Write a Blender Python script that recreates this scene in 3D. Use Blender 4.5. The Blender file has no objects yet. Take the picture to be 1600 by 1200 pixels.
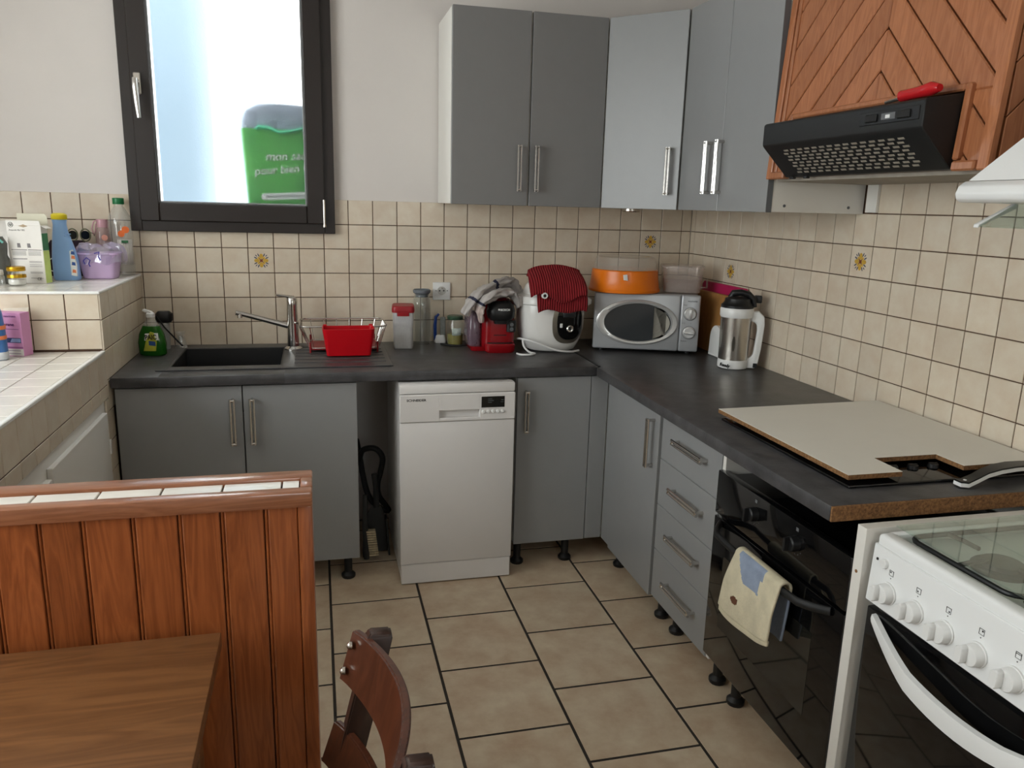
import bpy, bmesh, math, random
from mathutils import Vector, Matrix, Euler
random.seed(7)
scene = bpy.context.scene
COL = scene.collection
PI = math.pi

# ------------------------------------------------------------------ camera
# right wall face is x = 0, back wall face is y = 0, floor is z = 0, metres
cam_d = bpy.data.cameras.new('camera')
cam = bpy.data.objects.new('camera', cam_d)
COL.objects.link(cam)
cam_d.sensor_fit = 'HORIZONTAL'
cam_d.sensor_width = 36.0
cam_d.lens = 36.0 * 1216.42 / 1600.0
cam_d.clip_start = 0.02
cam.matrix_world = Matrix(((0.97054347, 0.02879585, -0.23919902, -1.78000776),
                           (-0.23949629, 0.22331604, -0.94486585, -3.55346018),
                           (0.02620876, 0.97432066, 0.22363442, 1.48871915),
                           (0, 0, 0, 1)))
scene.camera = cam

# ------------------------------------------------------------------ daylight
world = bpy.data.worlds.new('overcast_sky')
scene.world = world
world.use_nodes = True
bg = world.node_tree.nodes['Background']
bg.inputs['Color'].default_value = (0.955, 0.978, 1.0, 1)
bg.inputs['Strength'].default_value = 8.0


def portal(name, loc, rot, sx, sy):
    l = bpy.data.lights.new(name, 'AREA')
    l.shape = 'RECTANGLE'
    l.size, l.size_y = sx, sy
    l.cycles.is_portal = True
    o = bpy.data.objects.new(name, l)
    o.location, o.rotation_euler = loc, rot
    COL.objects.link(o)


portal('back_window_portal', (-2.105, 0.27, 1.855), (-PI / 2, 0, 0), 0.80, 1.00)
portal('side_window_portal', (-3.98, -2.35, 1.65), (0, -PI / 2, 0), 1.45, 2.40)
portal('fill_window_portal', (-0.95, -5.44, 1.60), (PI / 2, 0, 0), 0.64, 0.90)  # portal of the unseen window added as frontal fill

scene.view_settings.view_transform = 'Standard'
scene.view_settings.look = 'None'
scene.view_settings.exposure = 0.2
scene.view_settings.gamma = 1.0
scene.view_settings.use_curve_mapping = False

# ------------------------------------------------------------------ materials


def lin(c):
    return tuple((v / 12.92 if v <= 0.04045 else ((v + 0.055) / 1.055) ** 2.4) for v in [k / 255.0 for k in c])


MATS = {}


def mat(name, col, rough=0.5, metal=0.0, spec=0.5, var=0.0, vscale=8.0, bump=0.0, bscale=60.0,
        trans=0.0, ior=1.45, alpha=1.0, coat=0.0, col2=None, rnd=0.0, stretch=(1, 1, 1), sub=0.0):
    """procedural principled material: colour mottled by noise, fine bump, per-object random tint"""
    if name in MATS:
        return MATS[name]
    m = bpy.data.materials.new(name)
    m.use_nodes = True
    nt = m.node_tree
    N, Lk = nt.nodes, nt.links
    b = N['Principled BSDF']
    c = lin(col) + (1,)
    b.inputs['Base Color'].default_value = c
    b.inputs['Roughness'].default_value = rough
    b.inputs['Metallic'].default_value = metal
    b.inputs['Specular IOR Level'].default_value = spec
    b.inputs['IOR'].default_value = ior
    b.inputs['Transmission Weight'].default_value = trans
    b.inputs['Alpha'].default_value = alpha
    b.inputs['Coat Weight'].default_value = coat
    b.inputs['Coat Roughness'].default_value = 0.08
    if sub:
        b.inputs['Subsurface Weight'].default_value = sub
        b.inputs['Subsurface Radius'].default_value = (0.02, 0.02, 0.02)
    tc = N.new('ShaderNodeTexCoord')
    mp = N.new('ShaderNodeMapping')
    mp.inputs['Scale'].default_value = stretch
    oi = N.new('ShaderNodeObjectInfo')
    ad = N.new('ShaderNodeVectorMath')
    ad.operation = 'MULTIPLY_ADD'
    Lk.new(tc.outputs['Object'], ad.inputs[0])
    ad.inputs[1].default_value = (1, 1, 1)
    sc = N.new('ShaderNodeVectorMath')
    sc.operation = 'SCALE'
    sc.inputs[0].default_value = (37.0, 17.0, 23.0)
    Lk.new(oi.outputs['Random'], sc.inputs['Scale'])
    Lk.new(sc.outputs[0], ad.inputs[2])
    Lk.new(ad.outputs[0], mp.inputs['Vector'])
    last = None
    if var > 0:
        nz = N.new('ShaderNodeTexNoise')
        nz.inputs['Scale'].default_value = vscale
        nz.inputs['Detail'].default_value = 5
        nz.inputs['Roughness'].default_value = 0.6
        Lk.new(mp.outputs[0], nz.inputs['Vector'])
        rp = N.new('ShaderNodeMapRange')
        rp.inputs['From Min'].default_value = 0.3
        rp.inputs['From Max'].default_value = 0.7
        Lk.new(nz.outputs['Fac'], rp.inputs['Value'])
        mx = N.new('ShaderNodeMix')
        mx.data_type = 'RGBA'
        d = lin(col2) if col2 else tuple(v * (1 - var) for v in c[:3])
        e = c[:3] if col2 else tuple(min(1, v * (1 + var * 0.6)) for v in c[:3])
        mx.inputs['A'].default_value = tuple(d) + (1,)
        mx.inputs['B'].default_value = tuple(e) + (1,)
        Lk.new(rp.outputs[0], mx.inputs['Factor'])
        last = mx.outputs['Result']
    if rnd > 0:
        hs = N.new('ShaderNodeHueSaturation')
        mr = N.new('ShaderNodeMapRange')
        mr.inputs['To Min'].default_value = 1 - rnd
        mr.inputs['To Max'].default_value = 1 + rnd * 0.6
        Lk.new(oi.outputs['Random'], mr.inputs['Value'])
        Lk.new(mr.outputs[0], hs.inputs['Value'])
        if last:
            Lk.new(last, hs.inputs['Color'])
        else:
            hs.inputs['Color'].default_value = c
        last = hs.outputs['Color']
    if last:
        Lk.new(last, b.inputs['Base Color'])
    if bump > 0:
        n2 = N.new('ShaderNodeTexNoise')
        n2.inputs['Scale'].default_value = bscale
        n2.inputs['Detail'].default_value = 3
        Lk.new(mp.outputs[0], n2.inputs['Vector'])
        bp = N.new('ShaderNodeBump')
        bp.inputs['Strength'].default_value = bump
        bp.inputs['Distance'].default_value = 0.002
        Lk.new(n2.outputs['Fac'], bp.inputs['Height'])
        Lk.new(bp.outputs[0], b.inputs['Normal'])
    MATS[name] = m
    return m


def wood(name, c1, c2, rough=0.35, scale=4.0, axis='Z', rnd=0.1, coat=0.2, dist=5.0):
    """grained timber: stretched noise and wave bands along one axis"""
    m = mat(name, c1, rough=rough, coat=coat)
    nt = m.node_tree
    N, Lk = nt.nodes, nt.links
    b = N['Principled BSDF']
    mp = [n for n in N if n.type == 'MAPPING'][0]
    oi = [n for n in N if n.type == 'OBJECT_INFO'][0]
    s = {'X': (0.09, 1, 1), 'Y': (1, 0.09, 1), 'Z': (1, 1, 0.09)}[axis]
    mp.inputs['Scale'].default_value = tuple(k * scale for k in s)
    nz = N.new('ShaderNodeTexNoise')
    nz.inputs['Scale'].default_value = 5.0
    nz.inputs['Detail'].default_value = 6
    nz.inputs['Distortion'].default_value = dist * 0.25
    Lk.new(mp.outputs[0], nz.inputs['Vector'])
    fine = N.new('ShaderNodeTexNoise')
    fine.inputs['Scale'].default_value = 40.0
    fine.inputs['Detail'].default_value = 3
    Lk.new(mp.outputs[0], fine.inputs['Vector'])
    sn = N.new('ShaderNodeMath')
    sn.operation = 'PINGPONG'
    sn.inputs[1].default_value = 0.09
    Lk.new(nz.outputs['Fac'], sn.inputs[0])
    mr = N.new('ShaderNodeMapRange')
    mr.inputs['From Max'].default_value = 0.09
    Lk.new(sn.outputs[0], mr.inputs['Value'])
    av = N.new('ShaderNodeMath')
    av.operation = 'MULTIPLY_ADD'
    av.inputs[1].default_value = 0.55
    Lk.new(mr.outputs[0], av.inputs[0])
    ml = N.new('ShaderNodeMath')
    ml.operation = 'MULTIPLY'
    ml.inputs[1].default_value = 0.55
    Lk.new(fine.outputs['Fac'], ml.inputs[0])
    Lk.new(ml.outputs[0], av.inputs[2])
    mx = N.new('ShaderNodeMix')
    mx.data_type = 'RGBA'
    mx.inputs['A'].default_value = lin(c2) + (1,)
    mx.inputs['B'].default_value = lin(c1) + (1,)
    Lk.new(av.outputs[0], mx.inputs['Factor'])
    hs = N.new('ShaderNodeHueSaturation')
    r2 = N.new('ShaderNodeMapRange')
    r2.inputs['To Min'].default_value = 1 - rnd
    r2.inputs['To Max'].default_value = 1 + rnd
    Lk.new(oi.outputs['Random'], r2.inputs['Value'])
    Lk.new(r2.outputs[0], hs.inputs['Value'])
    Lk.new(mx.outputs['Result'], hs.inputs['Color'])
    Lk.new(hs.outputs['Color'], b.inputs['Base Color'])
    return m


M_WALL = mat('painted_plaster', (216, 210, 205), 0.85, var=0.03, vscale=3, bump=0.15, bscale=120)
M_CEIL = mat('white_ceiling_paint', (235, 232, 226), 0.9, var=0.02, vscale=2)
M_GROUT = mat('brown_grout', (84, 62, 48), 0.9, var=0.25, vscale=30)
M_TILE = mat('beige_glazed_tile', (215, 204, 185), 0.28, var=0.09, vscale=14, bump=0.12, bscale=90, rnd=0.07,
             col2=(205, 188, 166))
M_TILE_LIT = mat('lit_top_tile', (228, 223, 214), 0.2, var=0.06, vscale=14, bump=0.1, bscale=60, rnd=0.05)  # paler than the beige tile: light on the tops put into the colour
M_FTILE = mat('stone_look_floor_tile', (210, 194, 168), 0.36, var=0.3, vscale=11, bump=0.1, bscale=40, rnd=0.04,
              col2=(186, 160, 134))
M_FGROUT = mat('dark_floor_grout', (52, 46, 40), 0.95, var=0.2, vscale=40)
M_GREY = mat('grey_laminate', (140, 141, 141), 0.36, spec=0.7, var=0.02, vscale=20, bump=0.08, bscale=400)
M_GREY_SHADE = mat('shaded_grey_laminate', (122, 121, 120), 0.45, var=0.02, vscale=20, bump=0.08, bscale=400)  # same grey, darkened to paint in the dimness of the back wall doors
M_GREYE = mat('grey_mark_and_shade', (96, 98, 100), 0.5)
M_WHITE = mat('white_melamine', (224, 221, 214), 0.45, var=0.02, vscale=6)
M_ENAM = mat('white_enamel', (232, 233, 232), 0.22, var=0.01, vscale=6, bump=0.05, bscale=250)
M_APPL = mat('white_appliance_paint', (221, 218, 215), 0.35, var=0.02, vscale=5, bump=0.05, bscale=300)
M_WPLA = mat('white_plastic', (226, 226, 224), 0.3, var=0.01, vscale=10)
M_CHROME = mat('brushed_chrome', (205, 202, 198), 0.18, metal=1.0, var=0.05, vscale=30)
M_STEEL = mat('brushed_steel', (190, 184, 175), 0.26, metal=1.0, var=0.06, vscale=6, stretch=(1, 1, 0.05))
M_COUNTER = mat('charcoal_slate_laminate', (70, 69, 70), 0.36, var=0.42, vscale=16, bump=0.2, bscale=150)
M_CHIP = mat('raw_chipboard', (146, 106, 66), 0.9, var=0.35, vscale=160, bump=0.6, bscale=220, col2=(86, 56, 30))
M_BLACK = mat('black_plastic', (22, 22, 23), 0.4, var=0.1, vscale=30)
M_BLACKM = mat('black_painted_metal', (24, 25, 26), 0.45, var=0.1, vscale=12, bump=0.1, bscale=300)
M_GLASSB = mat('black_oven_glass', (10, 10, 11), 0.06, spec=0.6, var=0.05, vscale=5)
M_SINK = mat('black_composite_stone', (26, 26, 27), 0.45, var=0.2, vscale=80, bump=0.2, bscale=300)
M_FRAME = mat('dark_brown_window_frame', (37, 30, 27), 0.4, var=0.06, vscale=10)
M_GASKET = mat('aluminium_glazing_bead', (150, 152, 154), 0.3, metal=0.8, var=0.05, vscale=20)
M_RED = mat('red_plastic', (188, 10, 24), 0.32, var=0.04, vscale=10)
M_CREDS = mat('dark_red_gloss', (134, 12, 20), 0.22, var=0.04, vscale=10)
M_RUBBER = mat('black_rubber', (18, 18, 18), 0.6, var=0.1, vscale=20)
W_PART = wood('varnished_pine_red', (164, 92, 49), (118, 60, 28), 0.3, 5.0, 'Z', rnd=0.14, coat=0.3)
W_PARTX = wood('varnished_pine_border', (172, 114, 82), (130, 80, 52), 0.28, 5.0, 'X', rnd=0.05, coat=0.4)
W_HOOD = wood('varnished_pine_orange', (176, 116, 78), (146, 88, 55), 0.35, 5.0, 'Z', rnd=0.1, coat=0.2)
W_TABLE = wood('oak_table_laminate', (138, 94, 56), (100, 64, 35), 0.4, 4.0, 'X', rnd=0.0, coat=0.1, dist=3)
W_CHAIR = wood('dark_stained_beech', (84, 45, 28), (56, 28, 17), 0.28, 4.0, 'Z', rnd=0.05, coat=0.3)
W_CHAIRD = wood('darker_stained_beech', (58, 36, 26), (40, 24, 18), 0.4, 4.0, 'Z', rnd=0.05, coat=0.2)
W_BOARD = wood('bamboo_board', (176, 128, 74), (150, 104, 56), 0.5, 4.0, 'Z', rnd=0.0, coat=0.0)


def clear(name, col, rough=0.05, tint=0.15, gloss=0.1):
    """thin clear plastic or glass: see-through with a tint and a gloss coat"""
    m = bpy.data.materials.new(name)
    m.use_nodes = True
    N, Lk = m.node_tree.nodes, m.node_tree.links
    N.remove(N['Principled BSDF'])
    out = N['Material Output']
    tr = N.new('ShaderNodeBsdfTransparent')
    df = N.new('ShaderNodeBsdfDiffuse')
    gl = N.new('ShaderNodeBsdfGlossy')
    c = lin(col)
    tr.inputs[0].default_value = tuple(0.5 + 0.5 * v for v in c) + (1,)
    df.inputs[0].default_value = c + (1,)
    gl.inputs[0].default_value = (1, 1, 1, 1)
    gl.inputs['Roughness'].default_value = rough
    lw = N.new('ShaderNodeLayerWeight')
    lw.inputs[0].default_value = 0.5
    fr = N.new('ShaderNodeMath')
    fr.operation = 'POWER'
    fr.inputs[1].default_value = 4.5
    Lk.new(lw.outputs['Facing'], fr.inputs[0])
    ad = N.new('ShaderNodeMath')
    ad.operation = 'MULTIPLY_ADD'
    ad.inputs[1].default_value = 0.8
    ad.inputs[2].default_value = 0.02 + gloss * 0.2
    ad.use_clamp = True
    Lk.new(fr.outputs[0], ad.inputs[0])
    nz = N.new('ShaderNodeTexNoise')
    nz.inputs['Scale'].default_value = 12
    mr = N.new('ShaderNodeMapRange')
    mr.inputs['To Min'].default_value = tint * 0.85
    mr.inputs['To Max'].default_value = tint * 1.15
    Lk.new(nz.outputs['Fac'], mr.inputs['Value'])
    m1 = N.new('ShaderNodeMixShader')
    Lk.new(mr.outputs[0], m1.inputs[0])
    Lk.new(tr.outputs[0], m1.inputs[1])
    Lk.new(df.outputs[0], m1.inputs[2])
    m2 = N.new('ShaderNodeMixShader')
    Lk.new(ad.outputs[0], m2.inputs[0])
    Lk.new(m1.outputs[0], m2.inputs[1])
    Lk.new(gl.outputs[0], m2.inputs[2])
    Lk.new(m2.outputs[0], out.inputs[0])
    return m


M_CLEAR = clear('clear_plastic', (240, 242, 241), 0.08, 0.11, 0.35)
M_MILKY = clear('milky_plastic', (222, 224, 228), 0.3, 0.38)
M_GLASS = clear('clear_glass', (248, 251, 249), 0.03, 0.02)
M_GLASSG = clear('greenish_tempered_glass', (214, 230, 222), 0.03, 0.03)
M_LID = clear('frosted_cake_dome', (240, 236, 230), 0.15, 0.12)
M_FILM = clear('crinkled_clear_film', (225, 218, 240), 0.1, 0.22, 0.5)


def frosted():
    """frosted window pane: part straight through, part scattered"""
    m = bpy.data.materials.new('frosted_glass')
    m.use_nodes = True
    N, Lk = m.node_tree.nodes, m.node_tree.links
    N.remove(N['Principled BSDF'])
    out = N['Material Output']
    tr = N.new('ShaderNodeBsdfTransparent')
    tr.inputs[0].default_value = (0.97, 1, 1, 1)
    rf = N.new('ShaderNodeBsdfRefraction')
    rf.inputs['IOR'].default_value = 1.22
    rf.inputs['Roughness'].default_value = 0.5
    rf.inputs['Color'].default_value = (0.97, 1, 1, 1)
    nz = N.new('ShaderNodeTexNoise')
    nz.inputs['Scale'].default_value = 260
    nz.inputs['Detail'].default_value = 2
    tc = N.new('ShaderNodeTexCoord')
    Lk.new(tc.outputs['Object'], nz.inputs['Vector'])
    bp = N.new('ShaderNodeBump')
    bp.inputs['Strength'].default_value = 0.25
    bp.inputs['Distance'].default_value = 0.002
    Lk.new(nz.outputs['Fac'], bp.inputs['Height'])
    Lk.new(bp.outputs[0], rf.inputs['Normal'])
    mx = N.new('ShaderNodeMixShader')
    mx.inputs[0].default_value = 0.68
    Lk.new(tr.outputs[0], mx.inputs[1])
    Lk.new(rf.outputs[0], mx.inputs[2])
    gl = N.new('ShaderNodeBsdfGlossy')
    gl.inputs['Roughness'].default_value = 0.25
    m2 = N.new('ShaderNodeMixShader')
    m2.inputs[0].default_value = 0.04
    Lk.new(mx.outputs[0], m2.inputs[1])
    Lk.new(gl.outputs[0], m2.inputs[2])
    Lk.new(m2.outputs[0], out.inputs[0])
    return m


M_FROST = frosted()

# ------------------------------------------------------------------ mesh helpers


class MB:
    """collects shapes into one mesh"""

    def __init__(s):
        s.bm = bmesh.new()
        s.mi = 0

    def _new(s, verts, faces):
        vs = [s.bm.verts.new(v) for v in verts]
        fs = []
        for f in faces:
            try:
                fc = s.bm.faces.new([vs[i] for i in f])
            except ValueError:
                continue
            fc.material_index = s.mi
            fs.append(fc)
        return vs, fs

    def _bev(s, fs, bev, seg):
        es = list({e for f in fs for e in f.edges})
        if bev > 0:
            r = bmesh.ops.bevel(s.bm, geom=es, offset=bev, segments=seg, affect='EDGES', profile=0.5)
            for f in r['faces']:
                f.material_index = s.mi

    def box(s, x0, x1, y0, y1, z0, z1, bev=0.0, seg=1):
        x0, x1 = min(x0, x1), max(x0, x1)
        y0, y1 = min(y0, y1), max(y0, y1)
        z0, z1 = min(z0, z1), max(z0, z1)
        v = [(x0, y0, z0), (x1, y0, z0), (x1, y1, z0), (x0, y1, z0),
             (x0, y0, z1), (x1, y0, z1), (x1, y1, z1), (x0, y1, z1)]
        f = [(0, 3, 2, 1), (4, 5, 6, 7), (0, 1, 5, 4), (1, 2, 6, 5), (2, 3, 7, 6), (3, 0, 4, 7)]
        vs, fs = s._new(v, f)
        s._bev(fs, bev, seg)
        return s

    def prism(s, poly, a, b, axis='z', bev=0.0, seg=1):
        """polygon extruded from a to b along an axis; poly in the two other axes, in order (x,y,z) minus axis"""
        def P(u, v, w):
            return {'z': (u, v, w), 'y': (u, w, v), 'x': (w, u, v)}[axis]
        n = len(poly)
        v = [P(p[0], p[1], a) for p in poly] + [P(p[0], p[1], b) for p in poly]
        f = [tuple(range(n - 1, -1, -1)), tuple(range(n, 2 * n))]
        f += [(i, (i + 1) % n, n + (i + 1) % n, n + i) for i in range(n)]
        vs, fs = s._new(v, f)
        bmesh.ops.recalc_face_normals(s.bm, faces=fs)
        s._bev(fs, bev, seg)
        return s

    def rings(s, rings, cap=True, closed=False):
        """skin a list of equally long point loops"""
        n = len(rings[0])
        verts = [p for r in rings for p in r]
        m = len(rings)
        f = []
        for i in range(m if closed else m - 1):
            for j in range(n):
                a, b = i * n + j, i * n + (j + 1) % n
                c, d = ((i + 1) % m) * n + (j + 1) % n, ((i + 1) % m) * n + j
                f.append((a, b, c, d))
        if cap and not closed:
            f.append(tuple(range(n - 1, -1, -1)))
            f.append(tuple(range((m - 1) * n, m * n)))
        vs, fs = s._new(verts, f)
        bmesh.ops.recalc_face_normals(s.bm, faces=fs)
        return s

    def tube(s, pts, r, n=8, closed=False, flat=1.0, up=(0, 0, 1)):
        """round (or flattened) bar along a path"""
        pts = [Vector(p) for p in pts]
        m = len(pts)
        rr = r if isinstance(r, (list, tuple)) else [r] * m
        rings = []
        prev = None
        for i, p in enumerate(pts):
            if closed:
                t = pts[(i + 1) % m] - pts[i - 1]
            else:
                t = pts[min(i + 1, m - 1)] - pts[max(i - 1, 0)]
            t = t.normalized()
            if prev is None:
                u = Vector(up)
                if abs(u.dot(t)) > 0.95:
                    u = Vector((1, 0, 0))
                a = u.cross(t).normalized()
            else:
                a = (prev - t * prev.dot(t)).normalized()
            prev = a
            b = t.cross(a)
            rings.append([p + (a * math.cos(k * 2 * PI / n) + b * math.sin(k * 2 * PI / n) * flat) * rr[i]
                          for k in range(n)])
        return s.rings(rings, cap=True, closed=closed)

    def lathe(s, prof, n=24, c=(0, 0, 0), axis='z', cap=True):
        """profile of (radius, height) pairs turned about an axis through c"""
        rings = []
        for r, h in prof:
            ring = []
            for k in range(n):
                a = 2 * PI * k / n
                u, v = r * math.cos(a), r * math.sin(a)
                q = {'z': (u, v, h), 'y': (u, h, v), 'x': (h, u, v)}[axis]
                ring.append((c[0] + q[0], c[1] + q[1], c[2] + q[2]))
            rings.append(ring)
        return s.rings(rings, cap=cap)

    def loft(s, secs, n=32, cap=True):
        """super-ellipse sections (cx, cy, z, rx, ry, power) skinned upwards"""
        rings = []
        for cx, cy, z, rx, ry, p in secs:
            ring = []
            for k in range(n):
                a = 2 * PI * k / n
                ca, sa = math.cos(a), math.sin(a)
                ring.append((cx + rx * math.copysign(abs(ca) ** (2 / p), ca),
                             cy + ry * math.copysign(abs(sa) ** (2 / p), sa), z))
            rings.append(ring)
        return s.rings(rings, cap=cap)

    def sheet(s, fn, nu, nv):
        """grid surface fn(u, v) -> point"""
        verts = [fn(i / nu, j / nv) for j in range(nv + 1) for i in range(nu + 1)]
        f = [(j * (nu + 1) + i, j * (nu + 1) + i + 1, (j + 1) * (nu + 1) + i + 1, (j + 1) * (nu + 1) + i)
             for j in range(nv) for i in range(nu)]
        s._new(verts, f)
        return s

    def xf(s, m):
        s.bm.transform(m)
        return s

    def build(s, name, mats, parent=None, world=False, smooth=35, solid=0.0, subd=0):
        me = bpy.data.meshes.new(name)
        if world and parent is not None:
            r = parent
            while r.parent is not None:
                r = r.parent
            T = Matrix.Translation(r.location) @ r.rotation_euler.to_matrix().to_4x4()
            s.bm.transform(T.inverted())
        s.bm.normal_update()
        s.bm.to_mesh(me)
        s.bm.free()
        for m in (mats if isinstance(mats, (list, tuple)) else [mats]):
            me.materials.append(m)
        if smooth:
            me.polygons.foreach_set('use_smooth', [True] * len(me.polygons))
            me.set_sharp_from_angle(angle=math.radians(smooth))
        o = bpy.data.objects.new(name, me)
        COL.objects.link(o)
        if parent is not None:
            o.parent = parent
        if solid:
            md = o.modifiers.new('thickness', 'SOLIDIFY')
            md.thickness = solid
            md.offset = 0
        if subd:
            md = o.modifiers.new('smooth', 'SUBSURF')
            md.levels = md.render_levels = subd
        return o


def thing(name, label, cat, loc=(0, 0, 0), rotz=0.0, group=None):
    o = bpy.data.objects.new(name, None)
    o.empty_display_size = 0.05
    COL.objects.link(o)
    o.location = loc
    o.rotation_euler = (0, 0, rotz)
    o['label'] = label
    o['category'] = cat
    if group:
        o['group'] = group
    return o


def tag(o, label, cat, group=None):
    o['label'] = label
    o['category'] = cat
    if group:
        o['group'] = group
    return o


def struct(o, label=None, cat=None):
    o['kind'] = 'structure'
    if label:
        o['label'] = label
    if cat:
        o['category'] = cat
    return o


def piece(name, me, parent, loc, rot=(0, 0, 0), scale=(1, 1, 1)):
    o = bpy.data.objects.new(name, me)
    COL.objects.link(o)
    o.parent = parent
    o.location = loc
    o.rotation_euler = rot
    o.scale = scale
    return o


def txt(name, s, size, loc, rot, m, parent, world=False, depth=0.0003, align='LEFT', sx=1.0, bold=0.0, font_shear=0.0):
    cu = bpy.data.curves.new(name, 'FONT')
    cu.body = s
    cu.size = size
    cu.extrude = depth
    cu.align_x = align
    cu.offset = bold
    cu.shear = font_shear
    cu.resolution_u = 3
    t = bpy.data.objects.new(name + '_tmp', cu)
    COL.objects.link(t)
    dg = bpy.context.evaluated_depsgraph_get()
    me = bpy.data.meshes.new_from_object(t.evaluated_get(dg))
    bpy.data.objects.remove(t)
    mt = Matrix.Translation(loc) @ Euler(rot).to_matrix().to_4x4() @ Matrix.Diagonal((sx, 1, 1, 1))
    if world:
        r = parent
        while r.parent is not None:
            r = r.parent
        T = Matrix.Translation(r.location) @ r.rotation_euler.to_matrix().to_4x4()
        mt = T.inverted() @ mt
    me.transform(mt)
    me.materials.clear()
    me.materials.append(m)
    me.name = name
    o = bpy.data.objects.new(name, me)
    COL.objects.link(o)
    o.parent = parent
    return o


def smooth_path(pts, k=6):
    """Catmull-Rom through the points"""
    out = []
    m = len(pts) - 1
    for i in range(m):
        p0, p1, p2, p3 = pts[max(i - 1, 0)], pts[i], pts[i + 1], pts[min(i + 2, m)]
        for t in range(k):
            s = t / k
            out.append(tuple(0.5 * (2 * p1[c] + (p2[c] - p0[c]) * s + (2 * p0[c] - 5 * p1[c] + 4 * p2[c] - p3[c]) * s ** 2 +
                                    (3 * p1[c] - p0[c] - 3 * p2[c] + p3[c]) * s ** 3) for c in range(3)))
    out.append(tuple(pts[-1]))
    return out


R_FRONT = (PI / 2, 0, 0)          # print on a face that looks towards -y
R_LEFT = (PI / 2, 0, -PI / 2)     # print on a face that looks towards -x


def arc(c, r, a0, a1, n, plane='xz'):
    out = []
    for i in range(n + 1):
        a = a0 + (a1 - a0) * i / n
        u, v = r * math.cos(a), r * math.sin(a)
        out.append({'xz': (c[0] + u, c[1], c[2] + v), 'xy': (c[0] + u, c[1] + v, c[2]),
                    'yz': (c[0], c[1] + u, c[2] + v)}[plane])
    return out

# ------------------------------------------------------------------ the room
S = 0.106                          # wall tile pitch
XL, YB, ZC = -3.75, -5.2, 2.5      # left wall, wall behind the viewer, ceiling


def zrow(L):
    return (14.0846 - L) * S


def xcol(v):
    return (v - 23 - 0.4694) * S


def ycol(j):
    return -(j + 0.4083) * S


# one square tile lying in its own xy plane, face towards +z, 7 mm thick
def tile_mesh(name, size, th, bev, m):
    b = bmesh.new()
    h = size / 2
    lo = [(-h, -h, -th), (h, -h, -th), (h, h, -th), (-h, h, -th)]
    md = [(-h, -h, -bev), (h, -h, -bev), (h, h, -bev), (-h, h, -bev)]
    k = h - bev
    tp = [(-k, -k, 0), (k, -k, 0), (k, k, 0), (-k, k, 0)]
    v = [b.verts.new(p) for p in lo + md + tp]
    for i in range(4):
        j = (i + 1) % 4
        b.faces.new((v[i], v[j], v[4 + j], v[4 + i]))
        b.faces.new((v[4 + i], v[4 + j], v[8 + j], v[8 + i]))
    b.faces.new(v[8:12])
    me = bpy.data.meshes.new(name)
    b.to_mesh(me)
    b.free()
    me.materials.append(m)
    return me


G = 0.0033                         # joint width
TM = tile_mesh('wall_tile', S - G, 0.0065, 0.0012, M_TILE)
TW = tile_mesh('ledge_tile', S - G, 0.0065, 0.0012, M_TILE_LIT)
FT = 0.33745
TF = tile_mesh('floor_tile', FT - 0.0085, 0.008, 0.0015, M_FTILE)
ROT = {'-y': (PI / 2, 0, 0), '-x': (PI / 2, 0, -PI / 2), '+x': (PI / 2, 0, PI / 2), '+z': (0, 0, 0)}


def tile(parent, me, face, a0, a1, b0, b1, w, base, name='tile'):
    """one tile between a0..a1 (horizontal) and b0..b1 (vertical, or y for tops) on plane w"""
    a, b = (a0 + a1) / 2, (b0 + b1) / 2
    pos = {'-y': (a, w, b), '-x': (w, a, b), '+x': (w, a, b), '+z': (a, b, w)}[face]
    r = ROT[face]
    q_ = 0.0035 if base < 0.2 else 0.0008
    jit = tuple(k + random.uniform(-q_, q_) for k in r)
    full = base - (G if base < 0.2 else 0.0085)
    g = base - full
    sx = max(0.05, (abs(a1 - a0) - g) / full)
    sy = max(0.05, (abs(b1 - b0) - g) / full)
    p = parent.location
    return piece(name, me, parent, (pos[0] - p.x, pos[1] - p.y, pos[2] - p.z), jit, (sx, sy, 1))


# floor ------------------------------------------------------------
floor = struct(MB().box(XL - 0.25, 0.25, YB - 0.2, 0.25, -0.12, -0.0012).build('floor', M_FGROUT))
k = -8
while True:
    x0 = -1.0898 + k * FT
    if x0 > -0.01:
        break
    x1 = min(x0 + FT, 0.0)
    ph = -0.797 if k % 2 == 0 else -0.968
    x0c = max(x0, XL)
    y = ph + 3 * FT
    while y > YB:
        ya, yb = max(y - FT, YB), min(y, 0.0)
        if yb - ya > 0.02 and x1 - x0c > 0.02:
            tile(floor, TF, '+z', x0c, x1, ya, yb, 0.0, FT)
        y -= FT
    k += 1

# walls ------------------------------------------------------------
PY = 0.0065                        # plaster face behind the tile faces
WX0, WX1, WZ0, WZ1 = -2.500, -1.708, 1.360, 2.455
wb = MB()
wb.box(XL - 0.25, WX0, PY, 0.25, 0, ZC).box(WX1, 0.25, PY, 0.25, 0, ZC)
wb.box(WX0, WX1, PY, 0.25, 0, WZ0).box(WX0, WX1, PY, 0.25, WZ1, ZC)
wall_back = struct(wb.build('wall_back', M_WALL))
gb = MB()
gb.box(XL, -0.0005, PY - 0.0035, PY + 0.02, 0.80, WZ0 - 0.002)
gb.box(XL, WX0 - 0.002, PY - 0.0035, PY + 0.02, WZ0 - 0.002, zrow(0) - 0.002)
gb.box(WX1 + 0.002, -0.0005, PY - 0.0035, PY + 0.02, WZ0 - 0.002, zrow(0) - 0.002)
gb.build('grout_bed', M_GROUT, wall_back)
wall_right = struct(MB().box(PY, 0.25, YB, PY, 0, ZC).build('wall_right', M_WALL))
MB().box(PY - 0.0035, PY + 0.02, -3.30, 0.0, 0.45, zrow(-3) - 0.002).build('grout_bed', M_GROUT, wall_right)
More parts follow.
